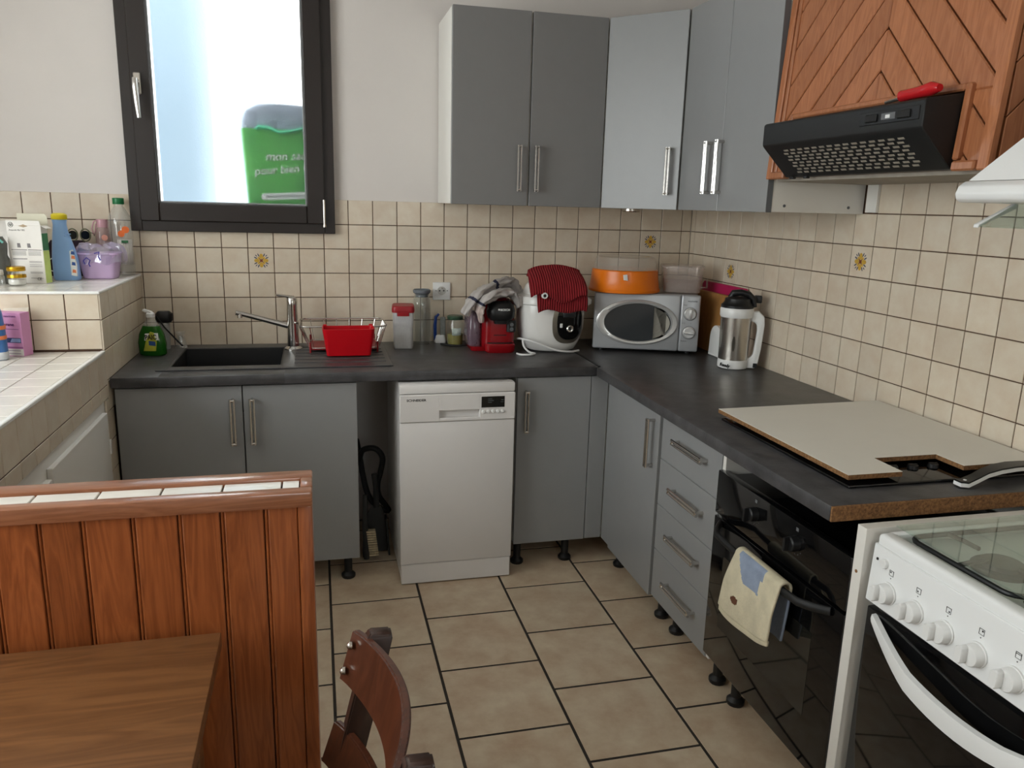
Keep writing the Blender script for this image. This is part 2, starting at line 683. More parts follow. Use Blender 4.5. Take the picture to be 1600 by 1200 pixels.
SY0, SY1, SZ0, SZ1 = -3.55, -1.15, 0.98, 2.36
wl = MB()
wl.box(XL - 0.25, XL, YB, SY0, 0, ZC).box(XL - 0.25, XL, SY1, PY, 0, ZC)
wl.box(XL - 0.25, XL, SY0, SY1, 0, SZ0).box(XL - 0.25, XL, SY0, SY1, SZ1, ZC)
wall_left = struct(wl.build('wall_left', M_WALL))
DX0, DX1, DZ0, DZ1 = -1.27, -0.63, 1.15, 2.05
wf = MB().box(XL - 0.25, DX0, YB - 0.2, YB, 0, ZC).box(DX1, 0.25, YB - 0.2, YB, 0, ZC).box(DX0, DX1, YB - 0.2, YB, DZ1, ZC)
wf.box(DX0, DX1, YB - 0.2, YB, 0, DZ0)
wall_front = struct(wf.build('wall_front', M_WALL))
ceiling = struct(MB().box(XL - 0.25, 0.25, YB - 0.2, 0.25, ZC, ZC + 0.15).build('ceiling', M_CEIL))

# flower motif printed on four tiles
M_MY = mat('ochre_flower_print', (198, 158, 60), 0.35, var=0.2, vscale=200)
M_MB = mat('slate_leaf_print', (84, 84, 96), 0.4, var=0.2, vscale=200)
M_MR = mat('brown_heart_print', (120, 60, 36), 0.4, var=0.2, vscale=200)


def motif(t):
    b = MB()
    s = 0.0009
    def petal(ang, r0, r1, w, mi, z):
        b.mi = mi
        c, sn = math.cos(ang), math.sin(ang)
        pts = [(r0, 0), (r0 * 0.6 + r1 * 0.4, w), (r1 * 0.85 + r0 * 0.15, w * 0.7), (r1, 0),
               (r1 * 0.85 + r0 * 0.15, -w * 0.7), (r0 * 0.6 + r1 * 0.4, -w)]
        b.prism([(p[0] * c - p[1] * sn, p[0] * sn + p[1] * c) for p in pts], -0.001, z)
    for q in range(4):
        petal(q * PI / 2, 0.004, 0.030, 0.0085, 0, 0.0004)
        petal(q * PI / 2 + PI / 4, 0.006, 0.022, 0.004, 0, 0.0004)
        for d in (-0.32, 0.32):
            petal(q * PI / 2 + PI / 4 + d, 0.017, 0.034, 0.0028, 1, 0.0003)
        petal(q * PI / 2 + PI / 4, 0.023, 0.035, 0.0022, 1, 0.0003)
    b.mi = 2
    b.lathe([(0.006, -0.001), (0.006, 0.0006)], 8)
    for q in range(4):
        petal(q * PI / 2 + PI / 4, 0.001, 0.013, 0.002, 2, 0.0007)
    b.build('flower_motif', [M_MY, M_MB, M_MR], t, smooth=0)['label'] = 'ochre and grey flower print on tile'


FLOWERS_B = {(4, 2), (21, 1)}
FLOWERS_R = {(3, 2), (11, 1)}
for v in range(-11, 24):
    x0, x1 = xcol(v), min(xcol(v + 1), 0.0)
    if x0 < XL:
        continue
    for r in range(0, 6):
        z1, z0 = zrow(r), zrow(r + 1)
        # the window frame stands in front of part of the top rows
        if x0 > -2.50 and x1 < -1.70 and r == 0:
            continue
        cut0, cut1 = x0, x1
        if r in (0,) and x0 < -1.708 < x1:
            cut0 = -1.700
        if r in (0,) and x0 < -2.5 < x1:
            cut1 = -2.508
        zz1 = z1
        if r == 1 and x1 > -2.50 and x0 < -1.70:
            if x0 > -2.50 and x1 < -1.70:
                zz1 = 1.3475
        if cut1 - cut0 < 0.012:
            continue
        t = tile(wall_back, TM, '-y', cut0, cut1, z0, zz1, 0.0, S)
        if (v, r) in FLOWERS_B:
            motif(t)
for j in range(-1, 30):
    y1, y0 = min(ycol(j), 0.0), ycol(j + 1)
    rows = list(range(0, 6))
    if j >= 12:
        rows = [-3, -2, -1] + rows
    if 19 <= j <= 27:
        rows += [6, 7]
    for r in rows:
        t = tile(wall_right, TM, '-x', y0, y1, zrow(r + 1), zrow(r), 0.0, S)
        if (j, r) in FLOWERS_R:
            motif(t)
# white filler strip on the right wall beside the wall cabinet
struct(MB().box(-0.012, -0.0005, -1.320, -1.268, zrow(0) + 0.003, 2.3, 0.001).build('trim_1', M_WHITE))

# window -----------------------------------------------------------
win = struct(thing('window_1', 'dark brown framed window with frosted pane above the sink', 'window', (-2.105, 0, 1.347)))


def ring(b, x0, x1, z0, z1, w, y0, y1, bev=0.002):
    b.box(x0, x0 + w, y0, y1, z0, z1, bev)
    b.box(x1 - w, x1, y0, y1, z0, z1, bev)
    b.box(x0 + w, x1 - w, y0, y1, z0, z0 + w, bev)
    b.box(x0 + w, x1 - w, y0, y1, z1 - w, z1, bev)
    return b


ring(MB(), -2.512, -1.697, 1.347, 2.470, 0.043, -0.030, 0.060).build('outer_frame', M_FRAME, win, world=True)
sash = MB()
ring(sash, -2.471, -1.738, 1.388, 2.429, 0.074, -0.046, 0.045, 0.004).build('sash_frame', M_FRAME, win, world=True)
ring(MB(), -2.397, -1.812, 1.462, 2.355, 0.007, -0.030, 0.02, 0.001).build('glazing_bead', M_GASKET, win, world=True)
pane = MB()
pane.box(-2.392, -1.817, 0.006, 0.011, 1.466, 2.351)
pane.bm.normal_update()
for f in pane.bm.faces:
    f.material_index = 0 if f.normal.y < -0.5 else 1
pn = pane.build('pane', [M_FROST, M_GLASS], win, world=True, smooth=0)
pn['label'] = 'frosted glass pane'
wh = MB().box(-2.456, -2.430, -0.056, -0.046, 1.875, 1.958, 0.003).build('handle_plate', M_STEEL, win, world=True)
hb = MB()
hb.tube([(-2.443, -0.056, 1.925), (-2.443, -0.085, 1.925)], 0.009, 10)
hb.tube([(-2.443, -0.090, 1.932), (-2.443, -0.094, 1.90), (-2.441, -0.092, 1.84), (-2.438, -0.088, 1.785)],
        [0.010, 0.011, 0.010, 0.008], 10)
hb.build('lever', M_CHROME, wh, world=True)
hg = MB()
hg.tube([(-1.742, -0.052, 1.381), (-1.742, -0.052, 1.49)], 0.0055, 10)
hg.tube([(-1.742, -0.052, 1.376), (-1.742, -0.052, 1.385)], 0.007, 10)
hg.build('hinge', M_STEEL, win, world=True)

# the side window on the left wall, outside the photograph's frame
win2 = struct(thing('window_2', 'white framed window on the left wall beside the ledge', 'window', (XL, -2.35, SZ0)))
b = MB()
for y0, y1, z0, z1 in ((SY0, SY0 + 0.06, SZ0, SZ1), (SY1 - 0.06, SY1, SZ0, SZ1), (SY0, SY1, SZ0, SZ0 + 0.06),
                       (SY0, SY1, SZ1 - 0.06, SZ1), (-2.38, -2.32, SZ0, SZ1)):
    b.box(XL - 0.14, XL - 0.07, y0, y1, z0, z1, 0.003)
b.build('frame', M_WHITE, win2, world=True)
for y0, y1 in ((SY0 + 0.06, -2.38), (-2.32, SY1 - 0.06)):
    MB().box(XL - 0.107, XL - 0.103, y0, y1, SZ0 + 0.06, SZ1 - 0.06).build('pane', M_GLASS, win2, world=True, smooth=0)

# unseen window added behind the viewer for fill light on fronts and floor
dr_ = struct(thing('fill_window', 'unseen white framed window added behind the viewer for fill light', 'window', (-0.95, YB, DZ0)))
b = MB()
for x0, x1, z0, z1 in ((DX0, DX0 + 0.06, DZ0, DZ1), (DX1 - 0.06, DX1, DZ0, DZ1), (DX0, DX1, DZ0, DZ0 + 0.06), (DX0, DX1, DZ1 - 0.06, DZ1)):
    b.box(x0, x1, YB - 0.13, YB - 0.06, z0, z1, 0.003)
b.build('frame', M_WHITE, dr_, world=True)
MB().box(DX0 + 0.06, DX1 - 0.06, YB - 0.097, YB - 0.093, DZ0 + 0.06, DZ1 - 0.06).build('pane', M_GLASS, dr_, world=True, smooth=0)

# outside the sink window: sill, neighbouring wall and a green bag
M_OUT = mat('shade_darkened_render', (86, 100, 111), 0.9, var=0.05, vscale=3)  # low albedo stands in for the deep shade on the outside wall
tag(MB().box(-3.60, -2.36, 1.6, 9.0, 0, 7.0).build('neighbouring_wall', M_OUT),
    'blue grey outside wall darkened as if in shade, blurred behind the frosted pane', 'wall')
tag(MB().box(-2.499, -1.709, 0.062, 0.33, 1.362, 1.380, 0.003).build('window_sill', M_OUT),
    'pale outside sill under the frosted window', 'sill')

bag = thing('shopping_bag', 'green shopping bag with white writing behind the frosted pane', 'bag', (-1.90, 0.16, 1.381))
M_BAG = mat('green_woven_plastic', (56, 158, 66), 0.5, var=0.25, vscale=9, col2=(84, 180, 76), bump=0.4, bscale=20)
M_BAGB = mat('teal_webbing', (60, 190, 140), 0.6, var=0.1, vscale=30)
M_BAGT = mat('grey_bag_contents', (150, 160, 178), 0.7, var=0.3, vscale=18)
M_PRINT = mat('white_print', (236, 238, 236), 0.5, var=0.03, vscale=30)


def bagsec(z, rx, ry, p=5):
    return (0, 0, z, rx, ry, p)


MB().loft([bagsec(0, .150, .050), bagsec(.02, .160, .058), bagsec(.18, .168, .062), bagsec(.32, .176, .055),
           bagsec(.40, .180, .050)]).build('bag_body', M_BAG, bag)
MB().loft([bagsec(.385, .172, .046, 3), bagsec(.43, .178, .05, 3), bagsec(.475, .160, .045, 2.6),
           bagsec(.505, .110, .03, 2.2), bagsec(.512, .05, .01, 2)]).build('contents', M_BAGT, bag)
b = MB()
b.tube([(-.11, -.055, .395), (-.10, -.060, .405), (-.06, -.066, .402), (-.02, -.066, .385), (.03, -.066, .392),
        (.08, -.062, .405), (.10, -.055, .40)], 0.020, 8, flat=0.4)
b.build('handle', M_BAGB, bag)
txt('writing', 'mon sac', 0.050, (-.080, -.0645, .268), (PI / 2, -0.06, 0), M_PRINT, bag, font_shear=0.2, depth=0.001)
txt('writing', 'pour bien trier', 0.048, (-.128, -.0640, .206), (PI / 2, -0.10, 0), M_PRINT, bag, font_shear=0.2,
    depth=0.001)
pill = MB()
pill.prism([(-.09 + .014 * math.cos(a), .116 + .014 * math.sin(a)) for a in [PI / 2 + k * PI / 8 for k in range(9)]] +
           [(.14 + .014 * math.cos(a), .130 + .014 * math.sin(a)) for a in [-PI / 2 + k * PI / 8 for k in range(9)]],
           -.0640, -.055, 'y')
po = pill.build('address_band', M_PRINT, bag)
txt('writing', 'www.trier-mieux.com', 0.021, (-.082, -.0648, .111), (PI / 2, -0.06, 0), M_MB, po, depth=0.0004)

# tiled ledge left of the sink -------------------------------------
ledge = thing('tiled_ledge', 'stepped beige tiled ledge with white edge trim left of the sink', 'ledge', (-3.12, -1.0, 0))
LX = -2.495
co = MB()
co.box(XL + 0.001, LX - 0.0020, -0.6655, -0.0015, 0.0, 1.1655)
co.box(XL + 0.001, LX - 0.0020, -2.026, -0.663, 0.80, 0.9625)
co.box(XL + 0.001, LX - 0.012, -2.026, -0.70, 0.0, 0.80)
co.build('masonry_core', M_GROUT, ledge, world=True)
# risers: front of the upper step (faces -y)
for n in range(11):
    a1 = -2.4985 - n * S
    for z0, z1 in ((0.970, 1.0725), (1.0725, 1.166)):
        if a1 - S > XL:
            tile(ledge, TM, '-y', a1 - S, a1, z0, z1, -0.668, S)
# right flank of the upper step (faces +x)
ys = [-0.002 - k * 0.1109 for k in range(7)]
for a in range(6):
    for z0, z1 in ((1.0715, 1.166), (0.966, 1.0715), (0.860, 0.966), (0.754, 0.860)):
        tile(ledge, TM, '+x', ys[a + 1], ys[a], z0, z1, LX, S)
for z1 in (0.754, 0.648, 0.542, 0.436, 0.330, 0.224, 0.118):
    tile(ledge, TM, '+x', -0.705, -0.610, max(z1 - S, 0.002), z1, LX, S)
tile(ledge, TM, '+x', -0.708, -0.662, 0.754, 0.799, LX, S)
# right flank of the lower step: tall row then a short row
for n in range(12):
    a1 = -0.664 - n * S
    a0 = max(a1 - S, -2.026)
    if a1 - a0 < 0.03:
        continue
    tile(ledge, TM, '+x', a0, a1, 0.846, 0.960, LX, S)
    tile(ledge, TM, '+x', a0, a1, 0.800, 0.846, LX, S)
# tops
for n in range(11):
    a1 = -2.507 - n * S
    if a1 - S < XL:
        break
    for q in range(6):
        tile(ledge, TW, '+z', a1 - S, a1, -0.010 - (q + 1) * 0.1085, -0.010 - q * 0.1085, 1.168, S)
    for q in range(13):
        b1 = -0.672 - q * S
        b0 = max(b1 - S, -2.026)
        if b1 - b0 > 0.03:
            tile(ledge, TW, '+z', a1 - S, a1, b0, b1, 0.965, S)
M_TRIM = mat('white_ceramic_edge', (236, 236, 232), 0.2, var=0.02, vscale=10)
e = MB()
e.box(LX - 0.012, LX + 0.002, -0.672, -0.002, 1.160, 1.1695, 0.002)
e.build('edge_trim', M_TRIM, ledge, world=True)
MB().box(XL + 0.001, LX + 0.002, -0.674, -0.664, 1.160, 1.1695, 0.002).build('edge_trim', M_TRIM, ledge, world=True)
MB().box(LX - 0.012, LX + 0.002, -2.026, -0.668, 0.956, 0.9668, 0.002).build('edge_trim', M_TRIM, ledge, world=True)
# white panel and hatch below the lower step
MB().box(LX - 0.011, LX - 0.006, -2.026, -0.71, 0.01, 0.798, 0.001).build('side_panel', M_WHITE, ledge, world=True)
hd = MB().box(LX - 0.006, LX + 0.010, -1.33, -0.745, 0.12, 0.766, 0.002).build('hatch_door', M_WHITE, ledge, world=True)
MB().box(LX + 0.006, LX + 0.014, -0.752, -0.738, 0.62, 0.67, 0.002).build('hinge', M_TRIM, hd, world=True)
MB().box(LX - 0.006, LX + 0.012, -1.95, -1.345, 0.12, 0.742, 0.002).build('hatch_door', M_WHITE, ledge, world=True)

# half-height partition with pine boarding --------------------------
part = thing('partition', 'low pine boarded partition topped with pale lit-tone tiles in front', 'partition', (-2.78, -2.095, 0))
MB().box(XL + 0.001, -1.812, -2.135, -2.050, 0, 0.952).build('core', M_GROUT, part, world=True)
seams = [-1.827, -1.887, -1.963, -2.035, -2.112, -2.192, -2.261, -2.335, -2.41, -2.485, -2.56, -2.635, -2.71, -2.785,
         -2.86, -2.935, -3.01, -3.085, -3.16, -3.235, -3.31, -3.385, -3.46, -3.535, -3.61, -3.685, XL + 0.002]
for a1, a0 in zip(seams[:-1], seams[1:]):
    w = a1 - a0
    # tongue-and-groove board with a bead along its left edge
    pr = [(a0 + 0.0008, -2.136), (a0 + 0.0008, -2.1455), (a0 + 0.002, -2.1478), (a0 + 0.0045, -2.1480),
          (a0 + 0.0056, -2.1466), (a0 + 0.0064, -2.1450), (a0 + 0.0076, -2.1472), (a0 + 0.0095, -2.1485),
          (a1 - 0.003, -2.1485), (a1 - 0.0015, -2.1475), (a1 - 0.0008, -2.1450), (a1 - 0.0008, -2.136)]
    MB().prism(pr, 0.02, 0.937, 'z').build('board', W_PART, part, world=True, smooth=25)
MB().box(-1.827, -1.801, -2.152, -2.040, 0.0, 0.937, 0.003, 2).build('end_post', W_PART, part, world=True)
MB().box(XL + 0.001, -1.800, -2.158, -2.126, 0.936, 0.966, 0.004, 2).build('border', W_PARTX, part, world=True)
MB().box(XL + 0.001, -1.800, -2.074, -2.030, 0.936, 0.966, 0.004, 2).build('border', W_PARTX, part, world=True)
MB().box(-1.822, -1.800, -2.126, -2.074, 0.936, 0.966, 0.003, 2).build('border', W_PARTX, part, world=True)
js = [-1.823, -1.856] + [-1.856 - S * k for k in range(1, 18)]
for a1, a0 in zip(js[:-1], js[1:]):
    tile(part, TW, '+z', a0, a1, -2.1255, -2.0745, 0.960, S)

# ------------------------------------------------------------------ fitted kitchen


def handle(parent, a, b, out, r=0.006, m=M_CHROME, name='handle'):
    """bar handle: two feet and a round bar between points a and b, standing off by vector out"""
    a, b, o = Vector(a), Vector(b), Vector(out)
    d = (b - a).normalized()
    mb = MB()
    side = d.cross(o.normalized()) * 0.0062
    for s_ in (-1, 1):
        mb.tube([a + o + side * s_, b + o + side * s_], 0.0050, 10)
    for p in (a + d * 0.006, b - d * 0.006):
        mb.tube([p + o - side * 1.4, p + o + side * 1.4], 0.0052, 8)
        mb.tube([p, p + o], 0.0058, 10)
    return mb.build(name, m, parent, world=True)


def leg(parent, x, y, z=0.11):
    mb = MB()
    mb.lathe([(0.026, 0), (0.028, 0.004), (0.028, 0.014), (0.022, 0.020), (0.016, 0.026), (0.016, z - 0.012),
              (0.026, z - 0.010), (0.026, z)], 14, (x, y, 0))
    return mb.build('leg', M_BLACK, parent, world=True)


# sink base unit
u = thing('sink_cabinet', 'grey two door base cabinet under the sink', 'cabinet', (-2.065, -0.32, 0))
c = MB()
c.box(-2.484, -2.467, -0.610, -0.03, 0.108, 0.824).box(-1.665, -1.648, -0.610, -0.03, 0.108, 0.824)
c.box(-2.467, -1.665, -0.610, -0.03, 0.108, 0.124).box(-2.467, -1.665, -0.040, -0.03, 0.124, 0.62)
c.build('carcass', M_WHITE, u, world=True)
for x0, x1, hx in ((-2.485, -2.060, -2.093), (-2.056, -1.646, -2.024)):
    d = MB().box(x0, x1, -0.630, -0.612, 0.104, 0.820, 0.0015).build('door', M_GREY, u, world=True)
    handle(d, (hx, -0.630, 0.600), (hx, -0.630, 0.776), (0, -0.026, 0))
for x in (-2.40, -1.69):
    leg(u, x, -0.575)
    leg(u, x, -0.10)

# corner base unit: one door on each side of the inner corner
u = thing('corner_base_cabinet', 'grey corner base cabinet with a door on each side of the corner', 'cabinet', (-0.55, -0.6, 0))
c = MB()
c.box(-1.016, -0.02, -0.610, -0.03, 0.112, 0.822, 0.001)
c.box(-0.610, -0.02, -1.150, -0.605, 0.112, 0.822, 0.001)
c.build('carcass', M_WHITE, u, world=True)
d = MB().box(-1.016, -0.707, -0.630, -0.612, 0.108, 0.820, 0.0015).build('door', M_GREY, u, world=True)
handle(d, (-0.981, -0.630, 0.597), (-0.981, -0.630, 0.771), (0, -0.026, 0))
MB().box(-0.704, -0.631, -0.629, -0.612, 0.110, 0.820, 0.001).build('filler_panel', M_GREY, u, world=True)
MB().box(-0.629, -0.612, -0.722, -0.632, 0.110, 0.820, 0.001).build('filler_panel', M_GREY, u, world=True)
d = MB().box(-0.634, -0.612, -1.143, -0.725, 0.106, 0.822, 0.0015).build('door', M_GREY, u, world=True)
handle(d, (-0.634, -1.102, 0.590), (-0.634, -1.102, 0.768), (-0.028, 0, 0))
for x, y in ((-0.985, -0.575), (-0.772, -0.578), (-0.560, -0.69), (-0.560, -1.118)):
    leg(u, x, y)

# drawer unit
u = thing('drawer_cabinet', 'grey base cabinet with four drawers beside the black oven', 'cabinet', (-0.33, -1.37, 0))
MB().box(-0.612, -0.03, -1.573, -1.160, 0.115, 0.824, 0.001).build('carcass', M_WHITE, u, world=True)
zs = [0.118, 0.303, 0.472, 0.640, 0.815]
for z0, z1 in zip(zs[:-1], zs[1:]):
    d = MB().box(-0.630, -0.613, -1.574, -1.159, z0 + 0.001, z1 - 0.001, 0.0012).build('drawer', M_GREY, u, world=True)
    zc = z0 + 0.56 * (z1 - z0)
    handle(d, (-0.630, -1.285, zc), (-0.630, -1.492, zc), (-0.026, 0, 0))
for x, y in ((-0.555, -1.235), (-0.557, -1.540), (-0.10, -1.2), (-0.10, -1.54)):
    leg(u, x, y, 0.115)

# oven housing and oven
u = thing('oven_housing', 'white open cabinet around the black built-in oven', 'cabinet', (-0.33, -1.9, 0))
c = MB()
c.box(-0.630, -0.03, -1.597, -1.580, 0.125, 0.824, 0.0005)
c.box(-0.620, -0.03, -2.185, -1.597, 0.125, 0.142, 0.0005)
c.box(-0.045, -0.03, -2.185, -1.597, 0.142, 0.824)
c.build('carcass', M_WHITE, u, world=True)
g = MB().box(-0.640, -0.03, -2.215, -2.186, 0.10, 0.826, 0.0008).build('end_panel', M_WHITE, u, world=True)
MB().lathe([(0.006, -2.2165), (0.006, -2.214)], 12, (-0.570, 0, 0.800), 'y').build('screw_hole', M_BLACK, g, world=True)
MB().lathe([(0.004, -0.641), (0.004, -0.639)], 10, (0, -2.2, 0.72), 'x').build('screw_hole', M_CHIP, g, world=True)
for x, y in ((-0.557, -1.655), (-0.557, -2.15), (-0.10, -1.70), (-0.10, -2.15)):
    leg(u, x, y, 0.125)

u = thing('built_in_oven', 'black built-in glass oven under the charcoal worktop', 'oven', (-0.35, -1.9, 0.143))
MB().box(-0.618, -0.08, -2.178, -1.604, 0.1425, 0.735, 0.003).build('oven_body', M_GLASSB, u, world=True)
MB().box(-0.645, -0.619, -2.186, -1.583, 0.612, 0.745, 0.004, 2).build('control_panel', M_GLASSB, u, world=True)
d = MB().box(-0.645, -0.619, -2.186, -1.583, 0.150, 0.604, 0.004, 2).build('oven_door', M_GLASSB, u, world=True)
M_OVWIN = mat('smoked_oven_window', (30, 29, 26), 0.05, spec=0.6, var=0.1, vscale=4)
MB().box(-0.6458, -0.640, -2.085, -1.655, 0.275, 0.500, 0.0003).build('door_window', M_OVWIN, d, world=True)
hp = []
for i in range(17):
    t = i / 16
    k = math.sin(PI * t)
    hp.append((-0.648 - 0.045 * min(1, 3.2 * k), -1.625 - 0.520 * t, 0.592 - 0.012 * k))
MB().tube(hp, 0.0085, 10, flat=1.3).build('door_handle', M_RUBBER, d, world=True)
for y in (-1.795, -1.985):
    kb = MB().lathe([(0.020, -0.645), (0.019, -0.664), (0.016, -0.667)], 20, (0, y, 0.690), 'x')
    kb.box(-0.682, -0.664, y - 0.004, y + 0.004, 0.672, 0.708, 0.002)
    kb.build('knob', M_BLACK, u, world=True)
    MB().box(-0.6456, -0.640, y - 0.005, y + 0.005, 0.722, 0.731).build('dial_mark', M_GREYE, u, world=True)
    for q in range(5):
        a = -0.9 + q * 0.45
        MB().lathe([(0.0013, -0.6457), (0.0013, -0.640)], 6,
                   (0, y + 0.028 * math.sin(a), 0.690 - 0.028 * math.cos(a)), 'x').build('dial_mark', M_GREYE, u, world=True)

# worktops ----------------------------------------------------------
Z1 = 0.865
wt = thing('kitchen_counter', 'charcoal laminate worktop with the black sink along the window wall', 'worktop', (-1.6, -0.33, 0.827))
SX0, SX1, SYa, SYb = -2.335, -1.908, -0.512, -0.108
c = MB()
c.box(-2.492, SX0, -0.652, -0.001, 0.827, Z1, 0.004, 2)
c.box(SX1, -0.688, -0.652, -0.001, 0.827, Z1, 0.004, 2)
c.box(SX0 - 0.004, SX1 + 0.004, -0.652, SYa, 0.827, Z1, 0.004, 2)
c.box(SX0 - 0.004, SX1 + 0.004, SYb, -0.001, 0.827, Z1, 0.004, 2)
c.build('slab', M_COUNTER, wt, world=True)
MB().box(-0.6885, -0.680, -0.655, -0.02, 0.826, Z1 + 0.0015, 0.0008).build('joint_strip', M_BLACK, wt, world=True)
wt = thing('kitchen_counter', 'charcoal laminate worktop with raw chipboard end along the right wall', 'worktop', (-0.34, -1.1, 0.827))
MB().prism([(-0.679, -0.001), (-0.679, -0.656), (-0.700, -0.668), (-0.700, -2.166), (-0.001, -2.166), (-0.001, -0.001)], 0.827, Z1 - 0.001,
           'z', 0.004, 2).build('slab', M_COUNTER, wt, world=True)
o = MB().box(-0.698, -0.002, -2.171, -2.1655, 0.8275, Z1 - 0.002, 0.0005).build('raw_end', M_CHIP, wt, world=True)
o['label'] = 'raw brown chipboard edge'

# sink
u = thing('sink', 'black composite sink with drainer set in the worktop', 'sink', (-1.92, -0.3, Z1))
RX0, RX1, RY0, RY1 = -2.362, -1.500, -0.560, -0.035
c = MB()
zt = Z1 + 0.005
c.box(RX0, SX0 + 0.012, RY0, RY1, Z1 + 0.0005, zt, 0.002)
c.box(SX1 - 0.012, RX1, RY0, RY1, Z1 + 0.0005, zt, 0.002)
c.box(SX0 + 0.010, SX1 - 0.010, RY0, SYa + 0.012, Z1 + 0.0005, zt, 0.002)
c.box(SX0 + 0.010, SX1 - 0.010, SYb - 0.012, RY1, Z1 + 0.0005, zt, 0.002)
c.build('rim', M_COUNTER, u, world=True)
bw = MB()
zb = Z1 - 0.17
x0, x1, y0, y1 = SX0 + 0.010, SX1 - 0.010, SYa + 0.010, SYb - 0.010
bw.box(x0, x0 + 0.008, y0, y1, zb, Z1 + 0.003).box(x1 - 0.008, x1, y0, y1, zb, Z1 + 0.003)
bw.box(x0, x1, y0, y0 + 0.008, zb, Z1 + 0.003).box(x0, x1, y1 - 0.008, y1, zb, Z1 + 0.003)
bw.box(x0, x1, y0, y1, zb - 0.008, zb)
bw.build('bowl', M_SINK, u, world=True)
MB().lathe([(0.042, zb), (0.042, zb + 0.003), (0.034, zb + 0.004)], 24, (-2.12, -0.30, 0)).build('drain', M_STEEL, u, world=True)
for q in range(6):
    y = -0.13 - q * 0.068
    MB().box(-1.875, -1.52, y - 0.012, y + 0.012, zt - 0.001, zt + 0.0025, 0.002).build('drainer_rib', M_COUNTER, u, world=True)

# mixer tap
u = thing('mixer_tap', 'chrome single lever mixer tap behind the sink', 'tap', (-1.885, -0.175, zt))
b = MB()
b.lathe([(0.036, 0), (0.036, 0.005), (0.030, 0.010), (0.0245, 0.014), (0.0235, 0.10), (0.0215, 0.185), (0.0220, 0.188),
         (0.0220, 0.215), (0.020, 0.218)], 24)
b.build('body', M_CHROME, u)
sp = MB()
pts = [(-0.010, 0.0, 0.098), (-0.10, -0.012, 0.125), (-0.185, -0.03, 0.152), (-0.222, -0.04, 0.162)]
sp.tube(pts, [0.013, 0.011, 0.010, 0.010], 12)
sp.tube([(-0.206, -0.036, 0.160), (-0.206, -0.037, 0.140)], 0.010, 12)
sp.build('spout', M_CHROME, u)
lv = MB()
lv.tube([(0.008, 0.0, 0.218), (-0.02, -0.006, 0.224), (-0.062, -0.018, 0.232)], [0.014, 0.011, 0.009], 10, flat=0.6)
lv.build('lever', M_CHROME, u)

# dishwasher --------------------------------------------------------
u = thing('dishwasher', 'white slim freestanding dishwasher between the grey cabinets', 'dishwasher', (-1.268, -0.42, 0))
X0, X1, YF = -1.492, -1.043, -0.700
MB().box(X0 + 0.004, X1 - 0.004, YF + 0.03, -0.12, 0.012, 0.815, 0.003).build('casing', M_APPL, u, world=True)
MB().box(X0 + 0.001, X1 - 0.001, YF + 0.002, YF + 0.060, 0.784, 0.820, 0.004, 2).build('top_rail', M_APPL, u, world=True)
MB().box(X0, X1, YF, YF + 0.030, 0.090, 0.672, 0.004, 2).build('door', M_APPL, u, world=True)
MB().box(X0 + 0.003, X1 - 0.003, YF + 0.004, YF + 0.035, 0.004, 0.088, 0.003).build('plinth', M_APPL, u, world=True)
cp = MB()
HX0, HX1, HZ0, HZ1 = -1.340, -1.185, 0.688, 0.716
cp.box(X0, HX0, YF - 0.004, YF + 0.030, 0.674, 0.782, 0.003)
cp.box(HX1, X1, YF - 0.004, YF + 0.030, 0.674, 0.782, 0.003)
cp.box(HX0 - 0.004, HX1 + 0.004, YF - 0.004, YF + 0.030, HZ1, 0.782, 0.003)
cp.box(HX0 - 0.004, HX1 + 0.004, YF - 0.004, YF + 0.030, 0.674, HZ0, 0.003)
cp.box(HX0, HX1, YF + 0.018, YF + 0.030, HZ0, HZ1)
cpo = cp.build('control_panel', M_APPL, u, world=True)
M_DISP = mat('dark_display_glass', (14, 17, 18), 0.12, var=0.2, vscale=20)
dsp = MB().box(-1.178, -1.086, YF - 0.0052, YF, 0.724, 0.768, 0.0008).build('display', M_DISP, cpo, world=True)
for q in range(5):
    xx = -1.170 + q * 0.0190
    MB().lathe([(0.0075, YF - 0.003), (0.0075, YF - 0.007), (0.005, YF - 0.009)], 14, (xx, 0, 0.708), 'y').build(
        'button', M_WPLA, cpo, world=True)
M_INK = mat('black_print', (24, 22, 22), 0.5, var=0.05, vscale=20)
txt('brand_lettering', 'SCHNEIDER', 0.0125, (-1.466, YF - 0.0042, 0.757), R_FRONT, M_INK, cpo, world=True, sx=1.12, bold=0.0003)
M_DIM = mat('dim_print', (90, 96, 96), 0.5, var=0.05, vscale=20)
for q, (xx, w) in enumerate(((-1.152, 0.016), (-1.152, 0.022), (-1.152, 0.014), (-1.100, 0.010), (-1.102, 0.012))):
    zz = (0.757, 0.750, 0.743, 0.752, 0.744)[q]
    MB().box(xx, xx + w, YF - 0.0055, YF - 0.005, zz, zz + 0.0022).build('display_segment', M_DIM, dsp, world=True)

